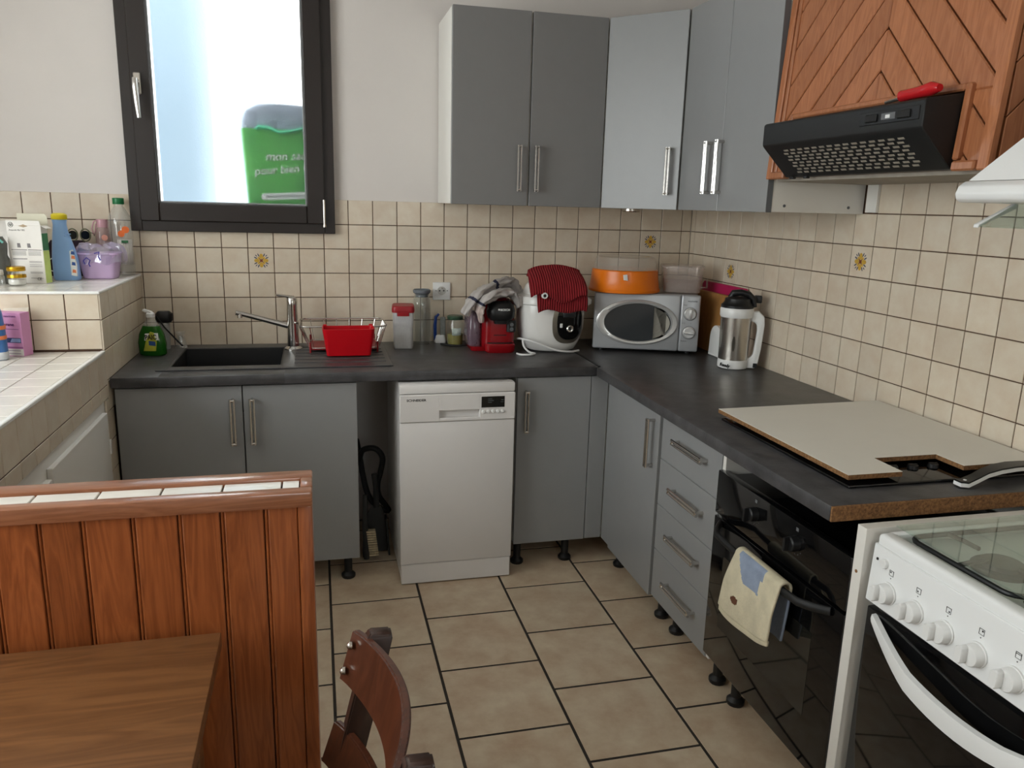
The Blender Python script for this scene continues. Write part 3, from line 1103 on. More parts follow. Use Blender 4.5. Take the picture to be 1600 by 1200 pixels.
# hose and dustpan in the gap
b = MB()
hs = [(-1.640, -0.30, 0.50), (-1.625, -0.33, 0.545), (-1.575, -0.35, 0.553), (-1.545, -0.35, 0.520), (-1.553, -0.34, 0.465),
      (-1.565, -0.33, 0.42), (-1.562, -0.33, 0.375), (-1.535, -0.32, 0.335), (-1.52, -0.32, 0.31), (-1.565, -0.31, 0.325),
      (-1.605, -0.30, 0.37), (-1.625, -0.28, 0.44), (-1.635, -0.25, 0.50), (-1.64, -0.10, 0.52), (-1.64, -0.02, 0.50)]
hs = [(x + 0.014, y, 0.466 + (z - 0.553) * 1.22) for x, y, z in hs]
b.tube(smooth_path(hs), 0.0125, 10)
tag(b.build('drain_hose', M_RUBBER), 'black corrugated hose looped beside the dishwasher', 'hose')
u = thing('dustpan', 'dark grey dustpan standing in the gap beside the dishwasher', 'dustpan', (-1.555, -0.42, 0.0))
M_DKG = mat('dark_grey_plastic', (46, 46, 45), 0.45, var=0.1, vscale=12)
b = MB()
b.prism([(-0.060, 0.005), (0.040, 0.005), (0.030, 0.170), (0.012, 0.215), (-0.022, 0.215), (-0.050, 0.170)], 0.050, 0.056, 'y')
b.prism([(0.040, 0.005), (0.048, 0.005), (0.036, 0.175), (0.030, 0.170)], 0.0, 0.056, 'y')
b.prism([(-0.068, 0.005), (-0.060, 0.005), (-0.050, 0.170), (-0.056, 0.175)], 0.0, 0.056, 'y')
b.build('pan', M_DKG, u)
MB().tube([(-0.005, 0.05, 0.21), (-0.008, 0.05, 0.30), (-0.012, 0.05, 0.36)], [0.014, 0.011, 0.014], 10).build('handle', M_DKG, u)
u = thing('hand_brush', 'hand brush with cream bristles leaning in the dark dustpan', 'brush', (-1.600, -0.455, 0.0))
M_BRIST = mat('cream_bristles', (196, 180, 148), 0.9, var=0.3, vscale=60)
b = MB()
for q in range(11):
    z = 0.030 + q * 0.0105
    b.box(0.002 - q * 0.0012, 0.040 - q * 0.0012, -0.014, 0.014, z, z + 0.0075, 0.001)
b.build('bristles', M_BRIST, u)
MB().tube([(-0.010, 0, 0.015), (-0.014, 0, 0.16), (-0.012, 0, 0.30)], [0.012, 0.012, 0.010], 10).build('brush_back', M_DKG, u)

# wall cabinets ------------------------------------------------------
UZ0, UZ1 = 1.488, 2.236
u = thing('wall_cabinet', 'shade-darkened grey two door wall cabinet with white side beside the window', 'cabinet', (-0.92, -0.17, UZ0))
MB().box(-1.245, -0.603, -0.330, -0.001, UZ0 + 0.002, UZ1 - 0.002, 0.001).build('carcass', M_WHITE, u, world=True)
for x0, x1, hx in ((-1.243, -0.927, -0.968), (-0.919, -0.604, -0.895)):
    d = MB().box(x0, x1, -0.350, -0.332, UZ0, UZ1, 0.0015).build('door', M_GREY_SHADE, u, world=True)
    handle(d, (hx, -0.350, 1.545), (hx, -0.350, 1.727), (0, -0.028, 0), 0.007)
u = thing('corner_wall_cabinet', 'diagonal light grey wall cabinet in the corner above the microwave', 'cabinet', (-0.25, -0.25, UZ0))
MB().prism([(-0.600, -0.001), (-0.600, -0.332), (-0.350, -0.582), (-0.001, -0.582), (-0.001, -0.001)], UZ0 + 0.002, UZ1 - 0.002,
           'z').build('carcass', M_WHITE, u, world=True, smooth=0)
A, B = Vector((-0.603, -0.352, 0)), Vector((-0.367, -0.598, 0))
dr = (B - A).normalized()
nr = Vector((dr.y, -dr.x, 0))
if nr.x > 0:
    nr = -nr
d = MB().prism([tuple((A + dr * 0.002)[:2]), tuple((B - dr * 0.004)[:2]), tuple((B - dr * 0.004 - nr * 0.018)[:2]),
                tuple((A + dr * 0.002 - nr * 0.018)[:2])], UZ0, UZ1, 'z', 0.0012).build('door', M_GREY, u, world=True)
hp = B - dr * 0.045
handle(d, (hp.x, hp.y, 1.545), (hp.x, hp.y, 1.729), tuple(nr * 0.028), 0.008)
MB().lathe([(0.036, UZ0 - 0.014), (0.040, UZ0 - 0.010), (0.040, UZ0 + 0.001)], 20, (-0.455, -0.33, 0)).build(
    'puck_light', M_STEEL, u, world=True)
u = thing('wall_cabinet', 'light grey two door wall cabinet beside the wooden hood', 'cabinet', (-0.17, -0.92, UZ0))
MB().box(-0.346, -0.001, -1.246, -0.600, UZ0 + 0.002, UZ1 - 0.002, 0.001).build('carcass', M_WHITE, u, world=True)
for y0, y1, hy in ((-0.921, -0.603, -0.852), (-1.245, -0.925, -0.925 - 0.010)):
    d = MB().box(-0.366, -0.348, y0, y1, UZ0, UZ1, 0.0015).build('door', M_GREY, u, world=True)
    handle(d, (-0.366, hy, 1.548), (-0.366, hy, 1.734), (-0.028, 0, 0), 0.007)
MB().box(-0.3665, -0.347, -1.2475, -1.2452, UZ0, UZ1).build('edge_shade', M_GREYE, u, world=True)  # dark strip paints in the shadow on the door's side edge
for x in (-0.30, -0.06):
    MB().lathe([(0.005, -1.2475), (0.005, -1.245)], 10, (x, 0, UZ0 + 0.022), 'y').build('screw_cap', M_GREYE, u, world=True)

# ------------------------------------------------------------------ wooden hood cabinet
HY0, HY1 = -2.115, -1.250          # right and left ends
HB, HT = 1.590, 2.480
HXF, TILT = -0.370, 0.065          # front plane at the bottom leans back going up


def hx(z):
    return HXF + TILT * (z - HB)


def clip(poly, inside, cross):
    out = []
    for i, p in enumerate(poly):
        q = poly[(i + 1) % len(poly)]
        ip, iq = inside(p), inside(q)
        if ip:
            out.append(p)
        if ip != iq:
            out.append(cross(p, q))
    return out


def clip_half(poly, a, b, c):
    """keep a*u + b*v <= c"""
    def f(p):
        return a * p[0] + b * p[1] - c
    def cr(p, q):
        t = f(p) / (f(p) - f(q))
        return (p[0] + (q[0] - p[0]) * t, p[1] + (q[1] - p[1]) * t)
    return clip(poly, lambda p: f(p) <= 0, cr)


def area(poly):
    return 0.5 * abs(sum(poly[i][0] * poly[(i + 1) % len(poly)][1] - poly[(i + 1) % len(poly)][0] * poly[i][1]
                         for i in range(len(poly))))


hc = thing('hood_cabinet', 'pine hood cabinet with chevron boarding over the hob', 'cabinet', (-0.18, -1.68, HB))
c = MB()
c.prism([(hx(HB) + 0.012, HB + 0.004), (hx(HT) + 0.012, HT), (-0.02, HT), (-0.02, HB + 0.004)], HY0 + 0.012, HY1 - 0.002, 'y')
c.build('carcass', M_GROUT, hc, world=True, smooth=0)
YC = -1.700
PWH = 0.105                        # board pitch measured along the centre line


def front_pt(y, z, d):
    return (hx(z) - d, y, z)


def front_board(poly, d0, d1, m, name='board', bev=0.0028):
    b = MB()
    n = len(poly)
    v = [front_pt(p[0], p[1], d0) for p in poly] + [front_pt(p[0], p[1], d1) for p in poly]
    f = [tuple(range(n)), tuple(range(2 * n - 1, n - 1, -1))] + [(i, n + i, n + (i + 1) % n, (i + 1) % n) for i in range(n)]
    vs, fs = b._new(v, f)
    bmesh.ops.recalc_face_normals(b.bm, faces=fs)
    if bev:
        b._bev(fs, bev, 1)
    return b.build(name, m, hc, world=True, smooth=25)


W_HL = wood('pine_board_rising', (178, 117, 79), (148, 88, 55), 0.35, 5.0, 'Z', rnd=0.1, coat=0.2)
for m, sgn in ((W_HL, 1),):
    for n in m.node_tree.nodes:
        if n.type == 'MAPPING':
            n.inputs['Rotation'].default_value = (math.radians(45), 0, 0)
W_HR = wood('pine_board_falling', (176, 115, 77), (146, 87, 54), 0.35, 5.0, 'Z', rnd=0.1, coat=0.2)
for n in W_HR.node_tree.nodes:
    if n.type == 'MAPPING':
        n.inputs['Rotation'].default_value = (math.radians(-45), 0, 0)
OY0, OY1, OZ1 = -2.018, -1.352, 1.768   # opening for the extractor
zz = [1.957 + PWH * k for k in range(-9, 12)]
for side in (1, -1):
    for za, zb in zip(zz[:-1], zz[1:]):
        g = 0.0026
        if side == 1:              # left half: boards rise towards the centre (y decreasing)
            poly = [(YC + 0.001, HB + 0.02), (HY1 - 0.028, HB + 0.02), (HY1 - 0.028, HT - 0.01), (YC + 0.001, HT - 0.01)]
            poly = clip_half(poly, 1, 1, zb + YC - g)
            poly = clip_half(poly, -1, -1, -(za + YC + g))
        else:
            poly = [(HY0 + 0.028, HB + 0.02), (YC - 0.001, HB + 0.02), (YC - 0.001, HT - 0.01), (HY0 + 0.028, HT - 0.01)]
            poly = clip_half(poly, -1, 1, zb - YC - g)
            poly = clip_half(poly, 1, -1, -(za - YC + g))
        if len(poly) < 3 or area(poly) < 0.0006:
            continue
        # leave the extractor opening free
        pieces = []
        up = clip_half(poly, 0, -1, -(OZ1 - 0.004)) if poly else []
        lo = clip_half(poly, 0, 1, OZ1 - 0.004) if poly else []
        if len(up) >= 3:
            pieces.append(up)
        if len(lo) >= 3:
            l1 = clip_half(lo, 1, 0, OY0 + 0.004)
            l2 = clip_half(lo, -1, 0, -(OY1 - 0.004))
            pieces += [q for q in (l1, l2) if len(q) >= 3]
        for q in pieces:
            if area(q) > 0.0004:
                front_board(q, 0.0, -0.011, W_HL if side == 1 else W_HR)
# frame mouldings
front_board([(HY1 - 0.028, HB), (HY1, HB), (HY1, HT), (HY1 - 0.028, HT)], 0.010, -0.011, W_HOOD, 'stile', 0.003)
front_board([(HY1 - 0.046, HB + 0.02), (HY1 - 0.032, HB + 0.02), (HY1 - 0.032, HT), (HY1 - 0.046, HT)], 0.006, -0.005, W_HOOD,
            'moulding', 0.003)
front_board([(HY0, HB), (HY0 + 0.030, HB), (HY0 + 0.030, HT), (HY0, HT)], 0.010, -0.011, W_HOOD, 'stile', 0.003)
front_board([(HY0 + 0.030, HB), (OY0, HB), (OY0, HB + 0.022), (HY0 + 0.030, HB + 0.022)], 0.016, -0.011, W_HOOD, 'bottom_rail', 0.004)
front_board([(OY1, HB), (HY1 - 0.028, HB), (HY1 - 0.028, HB + 0.022), (OY1, HB + 0.022)], 0.016, -0.011, W_HOOD, 'bottom_rail', 0.004)
front_board([(OY0 - 0.013, HB + 0.024), (OY0 + 0.004, HB + 0.024), (OY0 + 0.004, OZ1 + 0.012), (OY0 - 0.013, OZ1 + 0.012)], 0.014,
            -0.011, W_HOOD, 'moulding', 0.004)
front_board([(OY0 + 0.004, OZ1 - 0.004), (OY1, OZ1 - 0.004), (OY1, OZ1 + 0.012), (OY0 + 0.004, OZ1 + 0.012)], 0.014, -0.011, W_HOOD,
            'moulding', 0.004)
front_board([(OY1 - 0.002, HB + 0.024), (OY1 + 0.013, HB + 0.024), (OY1 + 0.013, OZ1 + 0.012), (OY1 - 0.002, OZ1 + 0.012)], 0.014,
            -0.011, W_HOOD, 'moulding', 0.004)
# boarded flank facing the viewer: boards rising to the right
for k2 in range(-6, 16):
    za, zb = HB + PWH * k2, HB + PWH * (k2 + 1)
    poly = [(-0.350, HB + 0.02), (-0.02, HB + 0.02), (-0.02, HT - 0.01), (-0.310, HT - 0.01)]
    poly = clip_half(poly, -1, 1, zb + 0.35 - 0.0016)
    poly = clip_half(poly, 1, -1, -(za + 0.35 + 0.0016))
    if len(poly) >= 3 and area(poly) > 0.0006:
        MB().prism(poly, HY0 + 0.001, HY0 + 0.012, 'y', 0.0016).build('board', W_HOOD, hc, world=True, smooth=25)
# dark plywood underside
MB().box(HXF + 0.02, -0.02, HY0 + 0.02, HY1 - 0.02, HB - 0.006, HB + 0.004).build('underside', mat(
    'grey_plywood_underside', (150, 142, 130), 0.7, var=0.2, vscale=10), hc, world=True)

# black extractor set in the cabinet ------------------------------------------------
u = thing('extractor_hood', 'black slim extractor hood set in the pine cabinet', 'extractor', (-0.42, -1.685, 1.595))
EY0, EY1 = -2.012, -1.360
prof = [(-0.362, 1.760), (-0.462, 1.745), (-0.468, 1.740), (-0.468, 1.684), (-0.464, 1.678), (-0.378, 1.594), (-0.362, 1.594)]
MB().prism(prof, EY0, EY1, 'y', 0.002).build('body', M_BLACKM, u, world=True, smooth=25)
MB().box(-0.4705, -0.466, -2.000, -1.800, 1.700, 1.730, 0.001).build('switch_panel', M_BLACK, u, world=True)
sw = MB()
for y in (-1.955, -1.845):
    MB().box(-0.476, -0.470, y - 0.020, y + 0.020, 1.706, 1.724, 0.002).build('slider', M_RUBBER, u, world=True)
MB().box(-0.4715, -0.470, -1.925, -1.878, 1.708, 1.723, 0.0005).build('switch_plate', M_GREYE, u, world=True)
MB().box(-0.4725, -0.471, -1.908, -1.893, 1.711, 1.719, 0.0005).build('indicator', M_WPLA, u, world=True)
M_SLOT = mat('grille_mesh_behind_slots', (168, 160, 146), 0.5, metal=0.4, var=0.2, vscale=90)
# slotted grille on the sloping underside
n0, n1 = Vector((-0.464, 0, 1.678)), Vector((-0.378, 0, 1.594))
dd = (n1 - n0)
nn = Vector((-dd.z, 0, dd.x)).normalized()
if nn.z > 0:
    nn = -nn
gr = MB()
for r in range(8):
    t = 0.14 + r * 0.098
    p = n0 + dd * t
    p2 = n0 + dd * (t + 0.048)
    for q in range(15):
        ya = -1.940 + q * 0.0335 + (0.010 if r % 2 else 0)
        yb = ya + 0.021
        v = [(p.x, ya, p.z), (p.x, yb, p.z), (p2.x, yb, p2.z), (p2.x, ya, p2.z)]
        w = [tuple(Vector(k) + nn * 0.0006) for k in v]
        gr._new(v + w, [(4, 5, 6, 7), (0, 1, 5, 4), (1, 2, 6, 5), (2, 3, 7, 6), (3, 0, 4, 7)])
bmesh.ops.recalc_face_normals(gr.bm, faces=gr.bm.faces)
gro = gr.build('grille_slots', M_SLOT, u, world=True, smooth=0)
gro['kind'] = 'stuff'
for y in (-1.40, -1.47):
    MB().box(-0.386, -0.374, y - 0.008, y + 0.008, 1.588, 1.595, 0.001).build('clip', M_BLACK, u, world=True)
u = thing('gas_lighter', 'glossy red kitchen lighter lying on the black extractor', 'lighter', (-0.42, -1.93, 1.752))
M_REDG = mat('glossy_red_plastic', (186, 28, 34), 0.15, var=0.03, vscale=20)
MB().tube([(0.006, 0.060, 0.010), (-0.002, 0.045, 0.013), (-0.004, 0.02, 0.014), (-0.006, -0.02, 0.015), (-0.008, -0.052, 0.017),
           (-0.008, -0.074, 0.016)], [0.010, 0.016, 0.014, 0.015, 0.017, 0.009], 12, flat=0.9).build('grip', M_REDG, u)
MB().tube([(0.006, 0.060, 0.010), (0.010, 0.12, 0.007)], [0.005, 0.004], 8).build('nozzle', M_STEEL, u)

# white cooker hood over the cooker --------------------------------------------------
u = thing('cooker_hood', 'white sloping cooker hood above the gas cooker', 'hood', (-0.26, -2.50, 1.516))
CY0, CY1 = -2.83, -2.19
b = MB()
b.prism([(-0.520, 1.535), (-0.516, 1.524), (-0.506, 1.518), (-0.014, 1.518), (-0.014, 1.560), (-0.500, 1.560), (-0.514, 1.550)],
        CY0, CY1, 'y', 0.003, 2)
b.build('base_tray', M_ENAM, u, world=True)
b = MB()
r0 = [(-0.496, CY0 + 0.006, 1.561), (-0.496, CY1 - 0.006, 1.561), (-0.014, CY1 - 0.006, 1.561), (-0.014, CY0 + 0.006, 1.561)]
r1 = [(-0.250, -2.645, 1.865), (-0.250, -2.375, 1.865), (-0.014, -2.375, 1.865), (-0.014, -2.645, 1.865)]
b.rings([r0, r1])
b.build('canopy', M_ENAM, u, world=True, smooth=0)
MB().box(-0.245, -0.014, -2.64, -2.38, 1.866, 2.48, 0.002).build('chimney', M_ENAM, u, world=True)
b = MB()
b.prism([(-0.402, 1.5175), (-0.480, 1.474), (-0.4785, 1.4705), (-0.398, 1.5155)], CY0 + 0.05, CY1 - 0.035, 'y')
v = b.build('glass_visor', M_GLASSG, u, world=True, smooth=0)
b = MB()
b.prism([(-0.395, 1.519), (-0.483, 1.476), (-0.484, 1.469), (-0.395, 1.509)], CY1 - 0.035, CY1 - 0.022, 'y', 0.001)
b.build('visor_edge', M_WPLA, v, world=True)

# gas cooker --------------------------------------------------------------------------
u = thing('gas_cooker', 'white freestanding gas cooker with glass lid at the right', 'cooker', (-0.32, -2.53, 0))
KY0, KY1, KX = -2.825, -2.228, -0.628
MB().box(KX + 0.030, -0.03, KY0, KY1, 0.02, 0.795, 0.004).build('body', M_ENAM, u, world=True)
tp = MB()
tp.box(KX + 0.006, KX + 0.045, KY0, KY1, 0.780, 0.823, 0.010, 3)
tp.box(-0.085, -0.03, KY0, KY1, 0.780, 0.823, 0.006, 2)
tp.box(KX + 0.03, -0.05, KY1 - 0.022, KY1, 0.780, 0.823, 0.006, 2)
tp.box(KX + 0.03, -0.05, KY0, KY0 + 0.022, 0.780, 0.823, 0.006, 2)
tp.box(KX + 0.03, -0.05, KY0 + 0.01, KY1 - 0.01, 0.790, 0.803)
tp.build('hob_top', M_ENAM, u, world=True)
pn_ = MB().prism([(KX + 0.002, 0.800), (KX - 0.004, 0.668), (KX + 0.030, 0.668), (KX + 0.030, 0.800)], KY0, KY1, 'y', 0.002).build(
    'control_panel', M_ENAM, u, world=True)
for q, y in enumerate((-2.290, -2.368, -2.446, -2.524, -2.602, -2.700)):
    kb = MB()
    x = KX - 0.001
    kb.lathe([(0.0240, x + 0.003), (0.0240, x - 0.004), (0.0215, x - 0.0045), (0.0205, x - 0.020), (0.0190, x - 0.022)], 24,
             (0, y, 0.712), 'x')
    kb.prism([(y - 0.0190, 0.706), (y - 0.012, 0.694), (y + 0.012, 0.694), (y + 0.0190, 0.706), (y + 0.014, 0.7115),
              (y - 0.014, 0.7115)], x - 0.036, x - 0.020, 'x', 0.002)
    kb.xf(Matrix.Translation((0, y, 0.712)) @ Matrix.Rotation(PI / 2, 4, 'X') @ Matrix.Translation((0, -y, -0.712)))
    kb.build('knob', M_WPLA, pn_, world=True)
    if q < 5:
        sq = MB()
        for a0, a1, c0, c1 in ((-.006, .006, .0052, .006), (-.006, .006, -.006, -.0052), (-.006, -.0052, -.006, .006),
                               (.0052, .006, -.006, .006)):
            sq.box(KX - 0.0006, KX + 0.001, y + a0, y + a1, 0.757 + c0, 0.757 + c1)
        dot = ((.002, .002), (.002, -.0015), (-.002, -.002), (-.002, .002), (0, .004))[q]
        if q < 4:
            sq.box(KX - 0.0006, KX + 0.001, y + dot[0] - .0015, y + dot[0] + .0015, 0.757 + dot[1] - .0015, 0.757 + dot[1] + .0015)
        else:
            sq.box(KX - 0.0006, KX + 0.001, y - .006, y + .006, 0.7592, 0.760)
        sq.box(KX - 0.0009, KX + 0.001, y - .001, y + .001, 0.7445, 0.7465)
        sq.build('burner_symbol', M_INK, pn_, world=True, smooth=0)
MB().lathe([(0.0105, KX + 0.001), (0.0105, KX - 0.006), (0.009, KX - 0.0075)], 20, (0, -2.268, 0.769), 'x').build(
    'ignition_button', M_WPLA, pn_, world=True)
MB().box(KX - 0.0028, KX - 0.0002, -2.248, -2.244, 0.768, 0.773).build('spark_symbol', M_INK, pn_, world=True)
dor = MB().box(KX, KX + 0.030, KY0 + 0.006, KY1 - 0.006, 0.180, 0.655, 0.003, 2).build('oven_door', M_GLASSB, u, world=True)
MB().box(KX + 0.004, KX + 0.030, KY0 + 0.006, KY1 - 0.006, 0.03, 0.172, 0.003).build('drawer', M_ENAM, u, world=True)
hp = MB()
rings = []
for i in range(25):
    t = i / 24
    k = math.sin(PI * t)
    y = -2.262 - 0.532 * t
    x = KX - 0.004 - 0.040 * min(1.0, 1.25 * k)
    z = 0.640 - 0.062 * k
    hh = 0.009 + 0.011 * k ** 0.7
    rings.append([(x - 0.006, y, z - hh), (x - 0.008, y, z), (x - 0.006, y, z + hh), (x + 0.006, y, z + hh + 0.001), (x + 0.006, y, z - hh)])
hp.rings(rings)
hp.build('door_handle', M_ENAM, dor, world=True, smooth=40)
gl = MB().box(KX + 0.030, -0.05, KY0 + 0.018, KY1 - 0.022, 0.8425, 0.8465, 0.0008).build('glass_lid', M_GLASSG, u, world=True, smooth=0)
for y in (-2.36, -2.70):
    MB().box(-0.075, -0.045, y - 0.02, y + 0.02, 0.823, 0.849, 0.002).build('lid_hinge', M_WPLA, u, world=True)
for x, y, r in ((-0.47, -2.400, 0.055), (-0.20, -2.400, 0.040), (-0.47, -2.660, 0.038), (-0.20, -2.660, 0.046)):
    bn = MB().lathe([(r, 0.803), (r, 0.811), (r * 0.96, 0.813), (r * 0.7, 0.813), (r * 0.7, 0.822), (r * 0.6, 0.824)], 28, (x, y, 0)).build(
        'burner', mat('enamelled_burner_cap', (70, 70, 70), 0.4, var=0.1, vscale=20), u, world=True)
for y0, y1 in ((-2.526, -2.258), (-2.800, -2.534)):
    g = MB()
    zc = 0.819
    rx0, rx1 = KX + 0.058, -0.10
    loop = []
    for cx, cy, a0 in ((rx0 + 0.03, y0 + 0.03, PI), (rx1 - 0.03, y0 + 0.03, 1.5 * PI), (rx1 - 0.03, y1 - 0.03, 0), (rx0 + 0.03, y1 - 0.03, PI / 2)):
        loop += [(cx + 0.03 * math.cos(a0 + k * PI / 8), cy + 0.03 * math.sin(a0 + k * PI / 8), zc) for k in range(5)]
    g.tube(loop, 0.0055, 8, closed=True)
    ym = (y0 + y1) / 2
    for p, q in (((rx0, ym), (-0.50, ym)), ((-0.40, ym), (-0.27, ym)), ((-0.15, ym), (rx1, ym)), ((-0.47, y0), (-0.47, ym - 0.05)),
                 ((-0.47, y1), (-0.47, ym + 0.05)), ((-0.20, y0), (-0.20, ym - 0.04)), ((-0.20, y1), (-0.20, ym + 0.04))):
        g.tube([(p[0], p[1], zc), ((p[0] + q[0]) / 2, (p[1] + q[1]) / 2, zc + 0.004), (q[0], q[1], zc + 0.004)], 0.005, 8)
    g.build('pan_support', M_BLACKM, u, world=True)

# hob covered by a cut board ------------------------------------------------------------
u = thing('ceramic_hob', 'black hob showing its knobs under the notched white board', 'hob', (-0.33, -1.78, Z1))
MB().box(-0.592, -0.070, -2.082, -1.480, Z1 - 0.0005, Z1 + 0.008, 0.003, 2).build('glass_top', M_GLASSB, u, world=True)
for x in (-0.405, -0.345, -0.285):
    kb = MB().lathe([(0.0135, Z1 + 0.008), (0.0125, Z1 + 0.017)], 18, (x, -1.998, 0))
    kb.box(x - 0.012, x + 0.012, -2.001, -1.995, Z1 + 0.016, Z1 + 0.0195, 0.001)
    kb.build('knob', M_BLACK, u, world=True)
u = thing('cover_board', 'white melamine chipboard panel with a notch lying on the hob', 'board', (-0.31, -1.77, Z1 + 0.0205))
out = [(-0.598, -1.470), (-0.594, -2.078), (-0.446, -2.078), (-0.444, -1.975), (-0.259, -1.975), (-0.259, -2.066), (-0.012, -2.062),
       (-0.012, -1.446), (-0.028, -1.446)]
MB().prism(out, Z1 + 0.021, Z1 + 0.0325, 'z', 0.0).build('panel_core', M_CHIP, u, world=True, smooth=0)
MB().prism(out, Z1 + 0.0325, Z1 + 0.0335, 'z', 0.0).build('white_face', mat(
    'cream_melamine', (226, 222, 212), 0.4, var=0.03, vscale=5), u, world=True, smooth=0)
# utensil with a black and white handle
u = thing('serving_utensil', 'black and white handled utensil lying on the worktop edge', 'utensil', (-0.20, -2.10, Z1))
pth = [(-0.118, -0.012, 0.012), (-0.100, -0.014, 0.011), (-0.07, -0.012, 0.020), (-0.04, -0.008, 0.030), (0.00, -0.002, 0.036),
       (0.05, 0.006, 0.037), (0.10, 0.014, 0.034), (0.15, 0.022, 0.030)]
wd = [0.010, 0.014, 0.013, 0.014, 0.017, 0.018, 0.017, 0.014]


def strip(b, off, th, grow):
    rings = []
    for (x, y, z), w in zip(pth, wd):
        w += grow
        rings.append([(x, y - w, z + off), (x, y + w, z + off), (x, y + w, z + off + th), (x, y - w, z + off + th)])
    b.rings(rings)
    return b


strip(MB(), -0.009, 0.009, 0.0015).build('white_underside', M_WPLA, u, smooth=50)
strip(MB(), 0.0, 0.004, 0.0).build('black_grip', M_BLACK, u, smooth=50)
MB().lathe([(0.004, 0.0145), (0.004, 0.0165)], 12, (-0.098, -0.013, 0)).build('hanging_hole', M_WPLA, u)

# towel on the oven handle ---------------------------------------------------------------
M_TOWEL = mat('cream_towel', (206, 196, 168), 0.9, var=0.18, vscale=14, bump=0.5, bscale=160)
M_TBLUE = mat('faded_blue_towel', (138, 150, 170), 0.9, var=0.15, vscale=20, bump=0.5, bscale=160)
M_STAIN = mat('brown_stain', (96, 60, 40), 0.9, var=0.2, vscale=60)
u = thing('oven_towel', 'cream and pale blue towel hanging over the black oven handle', 'towel', (-0.69, -1.90, 0.58))


def towel(u_, v_):
    # u along the handle, v from the back hem over the bar to the front hem
    y = -1.815 - 0.190 * u_ - 0.02 * math.sin(v_ * 3.0) * u_
    L = v_ * 0.415
    if L < 0.155:
        x, z = -0.672 + 0.003 * math.sin(u_ * 9), 0.435 + L
    elif L < 0.195:
        a = (L - 0.155) / 0.04 * PI
        x, z = -0.688 + 0.016 * math.cos(a), 0.592 + 0.013 * math.sin(a)
    else:
        k = (L - 0.195)
        x = -0.704 - 0.012 * math.sin(min(1, k / 0.12) * PI / 2) - 0.006 * math.sin(u_ * 7 + 1) * min(1, k / 0.1)
        z = 0.592 - k * (0.84 + 0.10 * math.sin(u_ * PI) - 0.12 * u_)
        y += 0.035 * min(1, k / 0.2) * (1 - 1.3 * u_) 
        if k > 0.2:
            x += 0.004
    return (x, y, z)


b = MB().sheet(towel, 60, 110)
for f in b.bm.faces:
    c0 = f.calc_center_median()
    front = c0.x < -0.695
    s_, t_ = -(c0.y + 1.79) / 0.21, (0.60 - c0.z) / 0.22
    if (not front and c0.z < 0.56) or (front and t_ < 0.30 and 0.22 < s_ < 0.75 and s_ > 0.35 + (t_ - 0.2) * 0.7) or \
            (front and t_ < 0.12 and 0.3 < s_ < 0.8):
        f.material_index = 1
    if front and (s_ - 0.30) ** 2 + (t_ - 0.58) ** 2 * 1.4 < 0.0045:
        f.material_index = 2
b.build('cloth', [M_TOWEL, M_TBLUE, M_STAIN], u, world=True, smooth=60, solid=0.006)

# table and chair in the foreground ----------------------------------------------------------
u = thing('dining_table', 'oak coloured table pushed against the pine partition', 'table', (-2.6, -2.60, 0))
MB().box(-3.25, -1.967, -3.02, -2.192, 0.692, 0.720, 0.002, 2).build('table_top', W_TABLE, u, world=True)
b = MB()
for y in (-2.26, -2.97):
    b.box(-3.2, -2.02, y - 0.01, y + 0.01, 0.62, 0.692)
b.build('apron', W_TABLE, u, world=True)
for x in (-3.19, -2.03):
    for y in (-2.25, -2.96):
        MB().box(x - 0.025, x + 0.025, y - 0.025, y + 0.025, 0.0, 0.692, 0.004).build('leg', W_TABLE, u, world=True)

ch = thing('dining_chair', 'dark stained wooden chair with curved back rail by the table', 'chair', (-1.90, -2.54, 0))
PY1, PY2 = -2.392, -2.706


def post(y, m, dx=0.0):
    b = MB()
    for_pts = [(-1.715, 0.0), (-1.765, 0.42), (-1.750, 0.58), (-1.716, 0.72), (-1.698, 0.802)]
    rings = []
    for_pts = [(x + dx, z) for x, z in for_pts]
    for i, (x, z) in enumerate(for_pts):
        w = 0.017 if i < 4 else 0.015
        rings.append([(x - 0.021, y - w, z), (x + 0.021, y - w, z), (x + 0.021, y + w, z), (x - 0.021, y + w, z)])
    x, z = for_pts[-1]
    rings.append([(x - 0.014, y - 0.010, z + 0.008), (x + 0.016, y - 0.010, z + 0.006), (x + 0.016, y + 0.010, z + 0.006),
                  (x - 0.014, y + 0.010, z + 0.008)])
    b.rings(rings)
    es = [e for e in b.bm.edges]
    bmesh.ops.bevel(b.bm, geom=es, offset=0.003, segments=2, affect='EDGES')
    return b.build('rear_post', m, ch, world=True, smooth=50)


post(PY1, W_CHAIRD)
post(PY2, W_CHAIRD, 0.024)


def rail(zlo, zhi, lean, name, bow):
    b = MB()
    rings = []
    n = 28
    for i in range(n + 1):
        t = i / n
        y = PY1 + 0.024 + (PY2 - PY1 - 0.048) * t
        s = math.sin(PI * t)
        k = s ** 0.85
        x0 = -1.746 + bow * k + lean + 0.024 * t
        hi = zhi + 0.004 * k
        lo = zlo - 0.004 * k
        tilt = 0.012
        th = 0.013
        rings.append([(x0 - tilt - th / 2, y, lo), (x0 - tilt + th / 2, y, lo), (x0 + tilt + th / 2, y, hi), (x0 + tilt - th / 2, y, hi)])
    b.rings(rings)
    bmesh.ops.bevel(b.bm, geom=list(b.bm.edges), offset=0.0025, segments=2, affect='EDGES', clamp_overlap=True)
    return b.build(name, W_CHAIR, ch, world=True, smooth=50)


